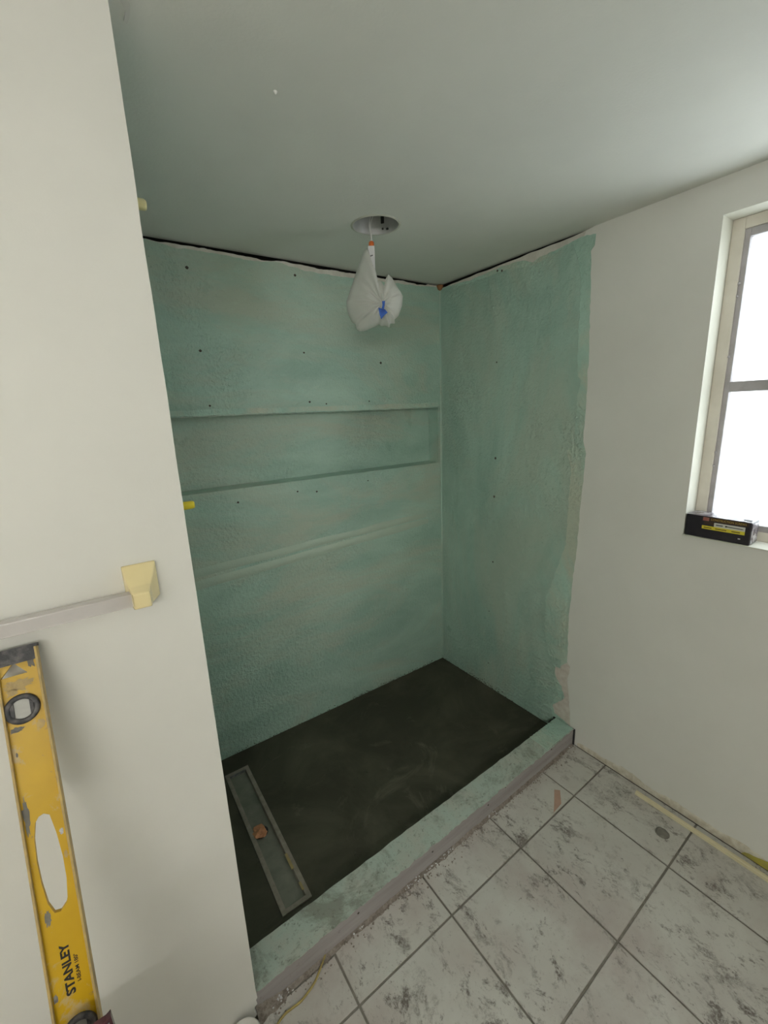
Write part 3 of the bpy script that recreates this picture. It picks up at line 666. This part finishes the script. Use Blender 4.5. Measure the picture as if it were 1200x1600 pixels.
dobj(from_bm('frame', bm, 'drain_metal'))
bm = bmesh.new(); N = 24
rows = []
for k in range(N + 1):
    y = DY0 + fwid + (DY1 - DY0 - 2 * fwid) * k / N
    rows.append([bm.verts.new((x, y, 0.001 + 0.002 * abs(k / N - 0.5) * 2 + 0.0008 * noise.noise(Vector((x * 80, y * 25, 0))))) for x in (DX0 + fwid, DX0 + fwid + 0.02, DX1 - fwid - 0.02, DX1 - fwid)])
for k in range(N):
    for q in range(3): bm.faces.new((rows[k][q], rows[k][q + 1], rows[k + 1][q + 1], rows[k + 1][q]))
dobj(from_bm('channel', bm, 'drain_film', None, True))
# bright inner edge at the far end
dobj(box('inner_edge', (DX0 + fwid, DY1 - fwid - 0.002, 0.003), (DX1 - fwid, DY1 - fwid, 0.0165), 'silver'))
# plug of foam stuffed in the outlet
pc = px(406, 1300, 2, 0.012)
bm = bmesh.new(); bmesh.ops.create_icosphere(bm, subdivisions=3, radius=0.026)
for v in bm.verts:
    v.co *= 1.08 + 0.55 * noise.noise(v.co * 55) + 0.25 * noise.noise(v.co * 140); v.co.z *= 0.5; v.co.x *= 1.0
    v.co += Vector((pc.x + 0.003, pc.y, 0.012))
dobj(from_bm('outlet_plug', bm, 'tan_plug'))
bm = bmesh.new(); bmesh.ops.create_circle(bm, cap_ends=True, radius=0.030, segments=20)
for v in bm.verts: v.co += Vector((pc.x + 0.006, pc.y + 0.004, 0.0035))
dobj(from_bm('outlet_shadow_ring', bm, 'black'))  # flat black disc painting the shade around the plug
for (u0, v0, u1, v1) in ((446, 1334, 458, 1357), (468, 1378, 474, 1390)):
    a, b = px(u0, v0, 2, zf), px(u1, v1, 2, zf)
    dobj(box('crayon_mark', (min(a.x, b.x) - 0.004, min(a.y, b.y), zf - 0.0008), (max(a.x, b.x) + 0.004, max(a.y, b.y), zf + 0.0005), 'yellow_mark'))

cu = empty('shower_curb', (-0.85, -0.98, 0)); tag(cu, 'low shower curb with green coated top and grey front board', 'curb', kind='structure')
ci = Matrix.Translation(-cu.location)
def cobj(o): o.data.transform(ci); o.parent = cu; return o
XR0 = -0.008
bm = bmesh.new(); N = 40
rows = []
for k in range(N + 1):
    x = (XE - 0.02) + (XR0 - XE + 0.02) * k / N
    rows.append([bm.verts.new(p) for p in ((x, yout(x), 0), (x, yout(x) + 0.0006 * noise.noise(Vector((x * 8, 0, 0))), CTZ - 0.003), (x, yin(x), CTZ - 0.003), (x, yin(x), 0))])
for k in range(N):
    for q in range(3): bm.faces.new((rows[k][q], rows[k + 1][q], rows[k + 1][q + 1], rows[k][q + 1]))
bm.faces.new(rows[0]); bm.faces.new(rows[-1])
cobj(from_bm('curb_board', bm, 'curb'))
def coat_strip(name, xa, xb, z, m, seed, amp=0.006, lap=0.0):
    o1 = [Vector((xa + (xb - xa) * i / 160, yout(xa + (xb - xa) * i / 160) - lap + amp * (0.5 + noise.noise(Vector((i * 0.35, seed, 0))) + 0.6 * noise.noise(Vector((i * 1.3, seed, 4)))), z)) for i in range(161)]
    i1 = [Vector((xb + (xa - xb) * i / 60, yin(xb + (xa - xb) * i / 60) + 0.004 + 0.003 * noise.noise(Vector((i * 0.6, seed, 7))), z)) for i in range(61)]
    return cobj(prism(name, o1 + i1, (0, 0, 0.0022), m))
coat_strip('membrane_top', XE - 0.02, XR0, CTZ - 0.003, 'green_curb', 1.3, 0.006, 0.0065)
coat_strip('membrane_patch', -0.235, XR0, CTZ - 0.001, 'green_thin', 5.1, 0.004)
# coat also laps down the inside face
cobj(mesh('membrane_inside', [(XE - 0.02, yin(XE) + 0.003, CTZ - 0.002), (0, yin(0) + 0.003, CTZ - 0.002), (0, yin(0) + 0.004, 0.01), (XE - 0.02, yin(XE) + 0.004, 0.01)], [(0, 1, 2, 3)], 'green_curb'))
cobj(box('end_joint', (XR0, yout(0) - 0.008, 0.0), (-0.0012, yin(0) + 0.02, CTZ - 0.004), 'black'))
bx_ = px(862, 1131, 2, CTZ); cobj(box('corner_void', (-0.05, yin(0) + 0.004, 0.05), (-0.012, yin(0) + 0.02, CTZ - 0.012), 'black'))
# crumbling mortar fillet along the curb's foot
N = 200; vs = []; fs = []
for i in range(N + 1):
    x = XE - 0.005 + (XR0 - XE) * i / N
    w = 0.009 + 0.006 * noise.noise(Vector((x * 9, 0, 0))) + 0.007 * noise.noise(Vector((x * 45, 2, 0))); hh = 0.009 + 0.005 * noise.noise(Vector((x * 12, 5, 0))) + 0.004 * noise.noise(Vector((x * 60, 8, 0)))
    if x < -1.62: w += 0.012; hh += 0.03 * (-1.62 - x) / 0.08
    y0 = yout(x); vs += [(x, y0 + 0.001, max(0.004, hh)), (x, y0 - w * 0.35, max(0.004, hh) * 0.75), (x, y0 - w * 0.8, max(0.003, hh * 0.35)), (x, y0 - w - 0.004, 0.0009)]
for i in range(N):
    for j_ in range(3): s = i * 4 + j_; fs.append((s, s + 4, s + 5, s + 1))
cobj(mesh('mortar_fillet', vs, fs, 'mortar'))
rnd = random.Random(11); cp = []
for i in range(420):
    x = rnd.uniform(-1.69, -0.02); t = abs(rnd.gauss(0, 0.018)); cp.append((x, yout(x) - 0.008 - t, 0.002 if t > 0.02 else 0.012 * rnd.random() + 0.004))
o = crumbs('mortar_crumbs', cp, 'mortar', None, 0.001, 0.0045, 9); cobj(o)
cp = []
for c0, k in ((-0.93, 16), (-1.10, 14), (-1.02, 8), (-1.63, 16), (-0.05, 4), (-1.36, 5), (-0.66, 6)):
    for i in range(k): x = c0 + rnd.gauss(0, 0.02); cp.append((x, yout(x) - rnd.uniform(0.008, 0.022), 0.012 + 0.008 * rnd.random()))
o = crumbs('white_chips', cp, 'label_paper', None, 0.002, 0.0045, 12); cobj(o)
# nail heads on the curb face
for (u, v) in ((763, 1258), (862, 1171), (676, 1331), (560, 1427), (790, 1230)):
    x = px(u, v, 1, -1.03).x; p = px(u, v, 1, yout(x) - 0.001)
    o = bpy.data.objects.new('nail_head', dot); col.objects.link(o); o.parent = cu; o.location = Vector(p) - cu.location; o.rotation_euler = (math.pi / 2, 0, 0); o.scale = (0.6, 0.6, 1)

# ------------------------------------------------------------------ things on the floor
pa, pb = px(992, 1240, 2, 0.006), Vector((-0.046, -2.28, 0.006))
pa.x = -0.052
bm = bmesh.new(); Ln = (pa - pb).length
prof2 = [(0.0, 0.0), (0.021, 0.0), (0.021, 0.007), (0.016, 0.013), (0.005, 0.015), (0.0, 0.013)]
ring0 = [bm.verts.new((pa.x - 0.007 + a, pa.y, 0.001 + b)) for a, b in prof2]; ring1 = [bm.verts.new((pb.x - 0.007 + a, pb.y, 0.001 + b)) for a, b in prof2]
for k in range(6): bm.faces.new((ring0[k], ring0[(k + 1) % 6], ring1[(k + 1) % 6], ring1[k]))
bm.faces.new(ring0); bm.faces.new(ring1)
tr_ = from_bm('trim_strip', bm, 'cream_trim'); tag(tr_, 'thin pale yellow trim strip lying along the right wall foot', 'trim strip')

cps = [(-1.470, -1.036, 0.012), (-1.480, -1.052, 0.006), (-1.506, -1.071, 0.0045), (-1.538, -1.092, 0.0045), (-1.585, -1.106, 0.0045), (-1.615, -1.108, 0.009), (-1.640, -1.106, 0.006), (-1.668, -1.116, 0.0045), (-1.69, -1.15, 0.0045), (-1.70, -1.2, 0.0045)]
def smooth_path(p, k=6):
    p = [Vector(q) for q in p]; out = []
    for i in range(len(p) - 1):
        a, b, c, d = p[max(i - 1, 0)], p[i], p[i + 1], p[min(i + 2, len(p) - 1)]
        for j_ in range(k):
            t = j_ / k; out.append(0.5 * ((2 * b) + (c - a) * t + (2 * a - 5 * b + 4 * c - d) * t * t + (3 * b - a - 3 * c + d) * t ** 3))
    return out + [p[-1]]
sc = tube('yellow_string', smooth_path(cps), 0.0035, 'cord', None, 8); tag(sc, 'dull yellow string trailing from the curb across the tiles', 'string')
tp = [px(u, v, 2, 0.0016) for u, v in ((866, 1234), (875, 1235), (877, 1256), (870, 1264), (865, 1270), (866, 1252))]
o = prism('paper_scrap', tp, (0, 0, 0.0012), 'pink_paper'); tag(o, 'narrow pinkish paper scrap lying on a floor tile', 'scrap')
bc = px(1035, 1302, 2, 0)
o = mesh('mortar_blob', [], [], 'grey_blob'); bpy.data.objects.remove(o)
bm = bmesh.new(); nb = 16
cen = bm.verts.new((bc.x, bc.y, 0.008)); r1 = []; r2 = []
for k in range(nb):
    th = 2 * math.pi * k / nb; q = 1 + 0.16 * noise.noise(Vector((math.cos(th) * 2, math.sin(th) * 2, 1)))
    r1.append(bm.verts.new((bc.x + 0.019 * q * math.cos(th), bc.y + 0.019 * q * math.sin(th), 0.0065))); r2.append(bm.verts.new((bc.x + 0.026 * q * math.cos(th), bc.y + 0.026 * q * math.sin(th), 0.0009)))
for k in range(nb):
    q = (k + 1) % nb; bm.faces.new((cen, r1[k], r1[q])); bm.faces.new((r1[k], r2[k], r2[q], r1[q]))
o = from_bm('mortar_blob', bm, 'grey_blob'); tag(o, 'round dried grey mortar blob on tile near trim strip', 'blob')
tb = empty('plastic_tub', (-1.759, -1.132, 0.001)); tag(tb, 'small round white plastic tub at the partition foot', 'tub')
lathe('tub_body', [(0.0, 0.0), (0.038, 0.0), (0.040, 0.005), (0.043, 0.075), (0.0, 0.075)], 'white_plastic', tb, 36)
lathe('tub_lid', [(0.0455, 0.068), (0.0465, 0.07), (0.0465, 0.082), (0.045, 0.085), (0.041, 0.0855), (0.040, 0.083), (0.0, 0.083)], 'white_plastic', tb, 36)

# ------------------------------------------------------------------ towel bar on the partition
tw = empty('towel_bar', (-1.80, YE, 1.41)); tag(tw, 'clear square towel bar with cream ceramic bracket on white partition', 'towel bar')
def bracket(parent, xc, mirror):
    """flared square base on the wall narrowing to a post block that grips the bar"""
    bm = bmesh.new()
    def ring(x0, x1, z0, z1, y): return [bm.verts.new((xc + mirror * x, y, z)) for x, z in ((x0, z0), (x1, z0), (x1, z1), (x0, z1))]
    rs = [ring(-0.032, 0.029, -0.030, 0.045, -0.0005), ring(-0.032, 0.029, -0.030, 0.045, -0.009), ring(-0.030, 0.022, -0.031, 0.026, -0.022), ring(-0.026, 0.012, -0.032, 0.010, -0.040), ring(-0.024, 0.008, -0.031, 0.004, -0.060), ring(-0.022, 0.006, -0.028, 0.001, -0.065)]
    for a_, b_ in zip(rs, rs[1:]):
        for k in range(4): q = (k + 1) % 4; bm.faces.new((a_[k], a_[q], b_[q], b_[k]))
    bm.faces.new(rs[-1]); bm.faces.new(rs[0])
    bmesh.ops.recalc_face_normals(bm, faces=bm.faces)
    bmesh.ops.bevel(bm, geom=[e for e in bm.edges], offset=0.0028, segments=2, affect='EDGES', profile=0.6)
    return from_bm('bracket', bm, 'ceramic', parent, True)
bracket(tw, -0.003, 1)
bracket(tw, -0.66, -1)
box('bar', (-0.640, -0.056, -0.025), (-0.024, -0.032, 0.001), 'acrylic', tw, 0.002)

# ------------------------------------------------------------------ spirit level leaning on the wall
lv = empty('spirit_level'); tag(lv, 'worn yellow spirit level leaning on the wall below towel bar', 'level')
ang = math.atan2(0.400, 0.916)
lv.rotation_euler = (-ang, 0, 0); lv.location = (-1.987, -1.350, 0.778)
LT, LB, LW, TH = 0.628, -0.112, 0.060, 0.0275
def loop2(pts, y): return [Vector((x, y, z)) for x, z in pts]
def circ(cx, cz, r, n=28): return [(cx + r * math.cos(2 * math.pi * k / n), cz + r * math.sin(2 * math.pi * k / n)) for k in range(n)]
VC, VC2 = (-0.0335, 0.521), (-0.0295, -0.004)
hole_handle = [(-0.042, 0.330), (-0.036, 0.338), (-0.029, 0.3395), (-0.0215, 0.334), (-0.0165, 0.300), (-0.0135, 0.260), (-0.0135, 0.225), (-0.0165, 0.196), (-0.019, 0.188), (-0.028, 0.180), (-0.036, 0.182), (-0.0425, 0.200), (-0.0465, 0.235), (-0.0478, 0.270), (-0.0465, 0.305)]
hole_tri = [(-0.056, 0.580), (-0.0185, 0.580), (-0.036, 0.603)]
web = [(-LW, LB), (0, LB), (0, LT), (-LW, LT)]
prism('web', loop2([(-LW + 0.003, LB + 0.002), (-0.003, LB + 0.002), (-0.003, LT - 0.004), (-LW + 0.003, LT - 0.004)], 0.0085), (0, 0.010, 0), 'yellow', lv,
      [loop2(hole_handle, 0.0085), loop2(hole_tri, 0.0085), loop2(circ(*VC, 0.0215), 0.0085), loop2(circ(*VC2, 0.0215), 0.0085)])
box('flange', (-LW, 0, LB), (-LW + 0.0035, TH, LT), 'yellow_dusty', lv, 0.0008)
box('flange', (-0.0035, 0, LB), (0.0, TH, LT), 'yellow_dusty', lv, 0.0008)
bm = bmesh.new(); bm_box(bm, (-LW + 0.0035, 0.001, LT - 0.028), (-0.0035, TH, LT - 0.004)); bm_box(bm, (-LW - 0.001, -0.001, LT - 0.006), (0.001, TH, LT)); from_bm('end_cap', bm, 'black_dirty', lv)
box('end_cap', (-LW - 0.001, -0.001, LB), (0.001, TH, LB + 0.012), 'black_dirty', lv, 0.001)
def ring(name, c, ri, ro, y0, y1, m):
    n = 36; vs = []; fs = []
    for r_, y in ((ri, y1), (ri, y0 + 0.002), (ri + 0.002, y0), (ro - 0.002, y0), (ro, y0 + 0.002), (ro, y1)):
        for k in range(n): th = 2 * math.pi * k / n; vs.append((c[0] + r_ * math.cos(th), y, c[1] + r_ * math.sin(th)))
    for i in range(5):
        for k in range(n): fs.append((i * n + k, i * n + (k + 1) % n, (i + 1) * n + (k + 1) % n, (i + 1) * n + k))
    return mesh(name, vs, fs, m, lv, True)
for c in (VC, VC2):
    rg = ring('vial_ring', c, 0.0165, 0.0255, 0.003, 0.024, 'black_dirty')
    n = 28; vs = [(c[0] + 0.0168 * math.cos(2 * math.pi * k / n), 0.0075, c[1] + 0.0168 * math.sin(2 * math.pi * k / n)) for k in range(n)]
    mesh('vial_face', vs + [(v[0], 0.012, v[2]) for v in vs], [tuple(range(n))] + [(k, (k + 1) % n, n + (k + 1) % n, n + k) for k in range(n)], 'vial', rg)
    for s in (-1, 1): prism('vial_clip', [(c[0] + s * 0.011, 0.0045, c[1] - 0.012), (c[0] + s * 0.016, 0.0045, c[1] - 0.008), (c[0] + s * 0.016, 0.0045, c[1] + 0.008), (c[0] + s * 0.011, 0.0045, c[1] + 0.012)], (0, 0.006, 0), 'black_dirty', rg)
# lettering reads upward: text x -> +z, text y -> -x
TM = lambda x, z: Matrix.Translation((x, 0.0082, z)) @ Matrix(((0, -1, 0, 0), (0, 0, -1, 0), (1, 0, 0, 0), (0, 0, 0, 1)))
text('lettering', 'STANLEY', 0.02, 'print_black', lv, TM(-0.0255, 0.0535), 0.0007, 0.078, 0.0002, 0.0128)
text('lettering', 'I-BEAM 180\u00b0', 0.008, 'print_black', lv, TM(-0.0165, 0.066), 0.0001, 0.042, 0.0002, 0.0056)
# worn bare spots
def spot(x, z, rx_, rz_, seed, m='silver'):
    pts = []
    for k in range(36):
        t = 2 * math.pi * k / 36; q = 1 + 0.55 * noise.noise(Vector((math.cos(t) * 2.2, math.sin(t) * 2.2, seed))) + 0.45 * noise.noise(Vector((math.cos(t) * 6, math.sin(t) * 6, seed)))
        pts.append((x + rx_ * q * math.cos(t), z + rz_ * q * math.sin(t)))
    prism('worn_spot', loop2(pts, 0.0083), (0, 0.0004, 0), m, lv)
for a in ((-0.0095, 0.300, 0.0028, 0.005, 1), (-0.0090, 0.262, 0.0024, 0.006, 2, 'yellow_dusty'), (-0.0505, 0.448, 0.0016, 0.004, 3, 'grey_blob'), (-0.0455, 0.179, 0.004, 0.012, 4, 'grey_blob'), (-0.052, 0.060, 0.003, 0.006, 5, 'silver'), (-0.0515, 0.345, 0.004, 0.030, 6, 'grey_blob'), (-0.033, 0.563, 0.019, 0.009, 7, 'yellow_dusty'), (-0.043, 0.553, 0.008, 0.006, 9, 'yellow_dusty'), (-0.012, 0.600, 0.005, 0.012, 10, 'grey_blob'), (-0.045, 0.489, 0.009, 0.004, 11, 'grey_blob'), (-0.012, 0.487, 0.006, 0.008, 8, 'yellow_dusty')):
    spot(*a)
# stool carrying the level's lower end, below the frame
lowz = 0.778 + LB * 0.916 + 0.0; lowy = -1.350 + LB * 0.400
stl = empty('work_stool', (-2.14, lowy - 0.13, 0.001)); tag(stl, 'plain pine work stool under the lower end of the level', 'stool')
box('seat', (-0.19, -0.15, lowz - 0.038), (0.19, 0.15, lowz - 0.013), 'wood', stl, 0.004)
for sx_ in (-1, 1):
    for sy_ in (-1, 1): box('leg', (sx_ * 0.16 - 0.018, sy_ * 0.12 - 0.018, 0), (sx_ * 0.16 + 0.018, sy_ * 0.12 + 0.018, lowz - 0.038), 'wood', stl, 0.002)
# crumpled foil wrapper standing on the stool beside the level
bm = bmesh.new(); wz = lowz - 0.0125
wp = empty('foil_wrapper', (-1.975, -1.412, wz)); tag(wp, 'dark maroon foil pouch corner beside the lower end of level', 'wrapper')
front = [(-0.075, 0.0), (0.010, 0.0), (0.013, 0.06), (0.012, 0.13), (0.0105, 0.1825), (0.004, 0.180), (-0.010, 0.181), (-0.030, 0.178), (-0.060, 0.181), (-0.078, 0.178), (-0.080, 0.09)]
prism('foil', [(x, 0.004 + 0.004 * noise.noise(Vector((x * 90, z * 90, 0))), z) for x, z in front], (0.0, 0.010, 0.0), 'maroon', wp)
prism('foil_face', [(x * 0.86 - 0.002, 0.0005, z * 0.955 + 0.002) for x, z in front], (0.0, 0.003, 0.0), 'silver', wp)

# ------------------------------------------------------------------ yellow plugs poking from behind the partition edge
for (z, y, rad, tipx, lab) in ((2.158, -0.985, 0.0105, -1.676, 'yellow plastic plug poking past the partition edge up near ceiling'), (1.546, -1.0, 0.0095, -1.669, 'yellow plastic plug poking past the partition edge beside the niche')):
    x0 = XE - 0.022; ln = tipx - x0
    pe = empty('wall_plug', (x0, y, z)); tag(pe, lab, 'plug', 'yellow plugs at the partition edge')
    tube('plug_shaft', [(0, 0, 0), (ln * 0.6, 0, 0), (ln * 0.92, 0, 0), (ln, 0, 0)], [rad, rad, rad * 0.97, rad * 0.8], 'yellow_plug' if z < 2 else 'pale_plug', pe, 14)
    tube('plug_collar', [(0.0, 0, 0), (0.006, 0, 0)], rad * 1.25, 'yellow_plug', pe, 14)

# ------------------------------------------------------------------ recessed can, wires and bagged fixture
cn = empty('recessed_can', (CX, CY, H)); tag(cn, 'round empty recessed light can in the shower ceiling', 'light fitting')
lathe('can', [(CR + 0.006, -0.0015), (CR - 0.001, -0.0015), (CR - 0.002, 0.0), (CR - 0.004, 0.15), (CR - 0.02, 0.165), (0.0, 0.165)], 'can_metal', cn, 56)
vs = []; fs = []; n = 60
for k in range(n):
    th = 2 * math.pi * k / n; j_ = 0.006 * noise.noise(Vector((math.cos(th) * 3, math.sin(th) * 3, 2))) + 0.004 * noise.noise(Vector((math.cos(th) * 9, math.sin(th) * 9, 2)))
    for r_, z in ((CR - 0.0015, -0.0005), (CR + 0.001, -0.003), (CR + 0.004 + j_ * 0.7, -0.0022), (CR + 0.008 + j_ * 0.7, -0.0001)): vs.append((r_ * math.cos(th), r_ * math.sin(th), z))
for k in range(n):
    for j_ in range(3): fs.append((k * 4 + j_, k * 4 + j_ + 1, ((k + 1) % n) * 4 + j_ + 1, ((k + 1) % n) * 4 + j_))
mesh('cut_rim', vs, fs, 'reveal', cn, True)
fwd = Vector((CX - CAM.x, CY - CAM.y, 0)).normalized(); sid = Vector((fwd.y, -fwd.x, 0))
for (s_, up, w, h) in ((0.030, 0.052, 0.013, 0.034), (0.030, 0.016, 0.007, 0.007), (0.052, 0.012, 0.009, 0.007)):
    th = math.atan2(fwd.y, fwd.x) - s_ / CR
    c0 = Vector((math.cos(th) * (CR - 0.006), math.sin(th) * (CR - 0.006), up))
    bm = bmesh.new(); bm_box(bm, (-0.002, -w / 2, -h / 2), (0.004, w / 2, h / 2), 0.0015)
    bm.transform(Matrix.Translation(c0) @ Matrix.Rotation(th, 4, 'Z')); from_bm('clip', bm, 'dark_metal', cn)

HG = Vector((CX, CY, 0))      # hanging plane through the can centre
def bagp(cx_, cy_, d=0.0):
    """crop pixel -> hanging plane: sideways metres, height; d = towards the room"""
    s_ = (500 + cx_ / 5 - 591.6) * 0.002568; z = 2.383 - (310 + cy_ / 5 - 378) * 0.00232
    return HG + sid * s_ - fwd * d + Vector((0, 0, z))
bf = empty('bagged_fixture', bagp(420, 350)); tag(bf, 'hanging light lead wrapped in a white plastic bag with blue tape', 'light fixture')
bi = Matrix.Translation(-bf.location)
def bobj(o): o.data.transform(bi); o.parent = bf; return o
bobj(tube('wire', smooth_path([HG + Vector((0.01, 0.01, H + 0.16)), HG - sid * 0.012 + Vector((0, 0, H + 0.06)), bagp(412, 200), bagp(418, 300), bagp(420, 350)]), 0.0022, 'wire_white', None, 6))
bobj(tube('wire', smooth_path([HG + Vector((0.016, 0.0, H + 0.16)), HG - sid * 0.004 + Vector((0, 0, H + 0.05)), bagp(420, 210, 0.004), bagp(424, 300, 0.004), bagp(422, 350)]), 0.0018, 'wire_white', None, 6))
bobj(tube('wire_connector', [bagp(420, 335), bagp(420, 345), bagp(420, 375), bagp(423, 395)], [0.006, 0.0105, 0.0105, 0.008], 'orange', None, 12))
# driver stick with a printed label
c0 = bagp(418, 490)
bm = bmesh.new(); bm_box(bm, (-0.0125, -0.009, -0.056), (0.0125, 0.009, 0.050), 0.002)
rot = Matrix((sid, fwd, Vector((0, 0, 1)))).transposed().to_4x4()
bm.transform(Matrix.Translation(c0 - fwd * 0.012) @ rot); drv = bobj(from_bm('driver_stick', bm, 'label_paper'))
for (cx_, cy_, w, h, a) in ((413, 460, 0.016, 0.004, 0.3), (405, 490, 0.004, 0.020, 0.2), (421, 535, 0.006, 0.006, 0), (421, 560, 0.005, 0.005, 0)):
    bm = bmesh.new(); bm_box(bm, (-w / 2, -0.0004, -h / 2), (w / 2, 0.0004, h / 2))
    bm.transform(Matrix.Translation(bagp(cx_, cy_) - fwd * 0.0213) @ rot @ Matrix.Rotation(-a, 4, 'Y')); o = bobj(from_bm('label_print', bm, 'grey_print')); o.parent = drv
# the bag: two lobes gathered at a taped knot
outl = [(382, 392), (355, 420), (325, 500), (300, 560), (270, 640), (235, 730), (208, 800), (206, 850), (222, 920), (245, 968), (268, 985), (275, 1025), (300, 1046), (335, 1044), (400, 1018), (455, 992), (470, 1008), (505, 1005), (535, 1022), (545, 990), (580, 990), (578, 960), (610, 930), (640, 850), (648, 775), (632, 740), (600, 690), (570, 630), (542, 600), (522, 630), (505, 690), (480, 650), (450, 640), (436, 600), (440, 560), (420, 520), (400, 450), (392, 400)]
K = Vector((487, 862))
def outl_at(t):
    f = t * len(outl); i = int(f) % len(outl); w = f - int(f); a, b = Vector(outl[i]), Vector(outl[(i + 1) % len(outl)]); return a.lerp(b, w)
NT_, NR_ = 152, 14
for_side = []
vs = []; fs = []
for side in (1, -1):
    base = len(vs)
    for ir in range(NR_ + 1):
        r_ = ir / NR_
        for it_ in range(NT_):
            b = outl_at(it_ / NT_); p = K + (b - K) * r_
            L_ = (b - K).length * 0.0005
            th = math.atan2(b.y - K.y, b.x - K.x)
            fold = 0.12 * math.sin(13 * th + 1.5) + 0.10 * math.sin(23 * th) + 0.55 * noise.noise(Vector((math.cos(th) * 4, math.sin(th) * 4, r_ * 2 + side)))
            bulge = min(L_, 0.085) * (max(0, 1 - r_ ** 2.2) ** 0.5) * (0.18 + 0.82 * min(1, r_ * 2.2) ** 0.8)
            d = side * bulge * (0.85 + 0.5 * fold * (1 - 0.5 * r_)) + (0.055 * (1 - r_) ** 2.5 if side > 0 else 0)
            if ir == NR_: d = 0.0
            vs.append(bagp(p.x, p.y, d + 0.012))
    for ir in range(NR_):
        for it_ in range(NT_):
            q = (it_ + 1) % NT_; f = (base + ir * NT_ + it_, base + ir * NT_ + q, base + (ir + 1) * NT_ + q, base + (ir + 1) * NT_ + it_)
            fs.append(f if side > 0 else f[::-1])
bg_ = mesh('bag', vs, fs, 'film')
bm = bmesh.new(); bm.from_mesh(bg_.data); bmesh.ops.remove_doubles(bm, verts=bm.verts, dist=1e-5); bmesh.ops.recalc_face_normals(bm, faces=bm.faces); bm.to_mesh(bg_.data); bm.free()
for p in bg_.data.polygons: p.use_smooth = True
bobj(bg_)
for pp, dd in (([(484, 852), (506, 850), (503, 880), (497, 910), (480, 905), (486, 880)], 0.098), ([(455, 897), (482, 905), (505, 912), (522, 937), (500, 955), (472, 985), (462, 950)], 0.092)):
    bobj(prism('tape', [bagp(x, y, dd + 0.004 * ((x + y) % 7) / 7) for x, y in pp], fwd * 0.004, 'blue_tape'))

# ------------------------------------------------------------------ vanity light strip on the rear wall (behind the camera)
vt = empty('vanity_light', (-2.80, YR, 2.02)); tag(vt, 'long vanity light strip with globe bulbs on the rear wall', 'lamp')
box('back_plate', (-0.62, 0.0, -0.055), (0.62, 0.03, 0.055), 'can_metal', vt, 0.006)
for k in range(6):
    x = -0.525 + k * 0.21
    lathe('socket', [(0.024, 0.0), (0.024, 0.03), (0.018, 0.034), (0.018, 0.044)], 'white_plastic', vt, 20).rotation_euler = (-math.pi / 2, 0, 0)
    so = vt.children[-1]; so.location = (x, 0.028, 0)
    bm = bmesh.new(); bmesh.ops.create_uvsphere(bm, u_segments=16, v_segments=10, radius=0.034)
    bu = from_bm('bulb', bm, 'bulb', vt, True); bu.location = (x, 0.112, 0)
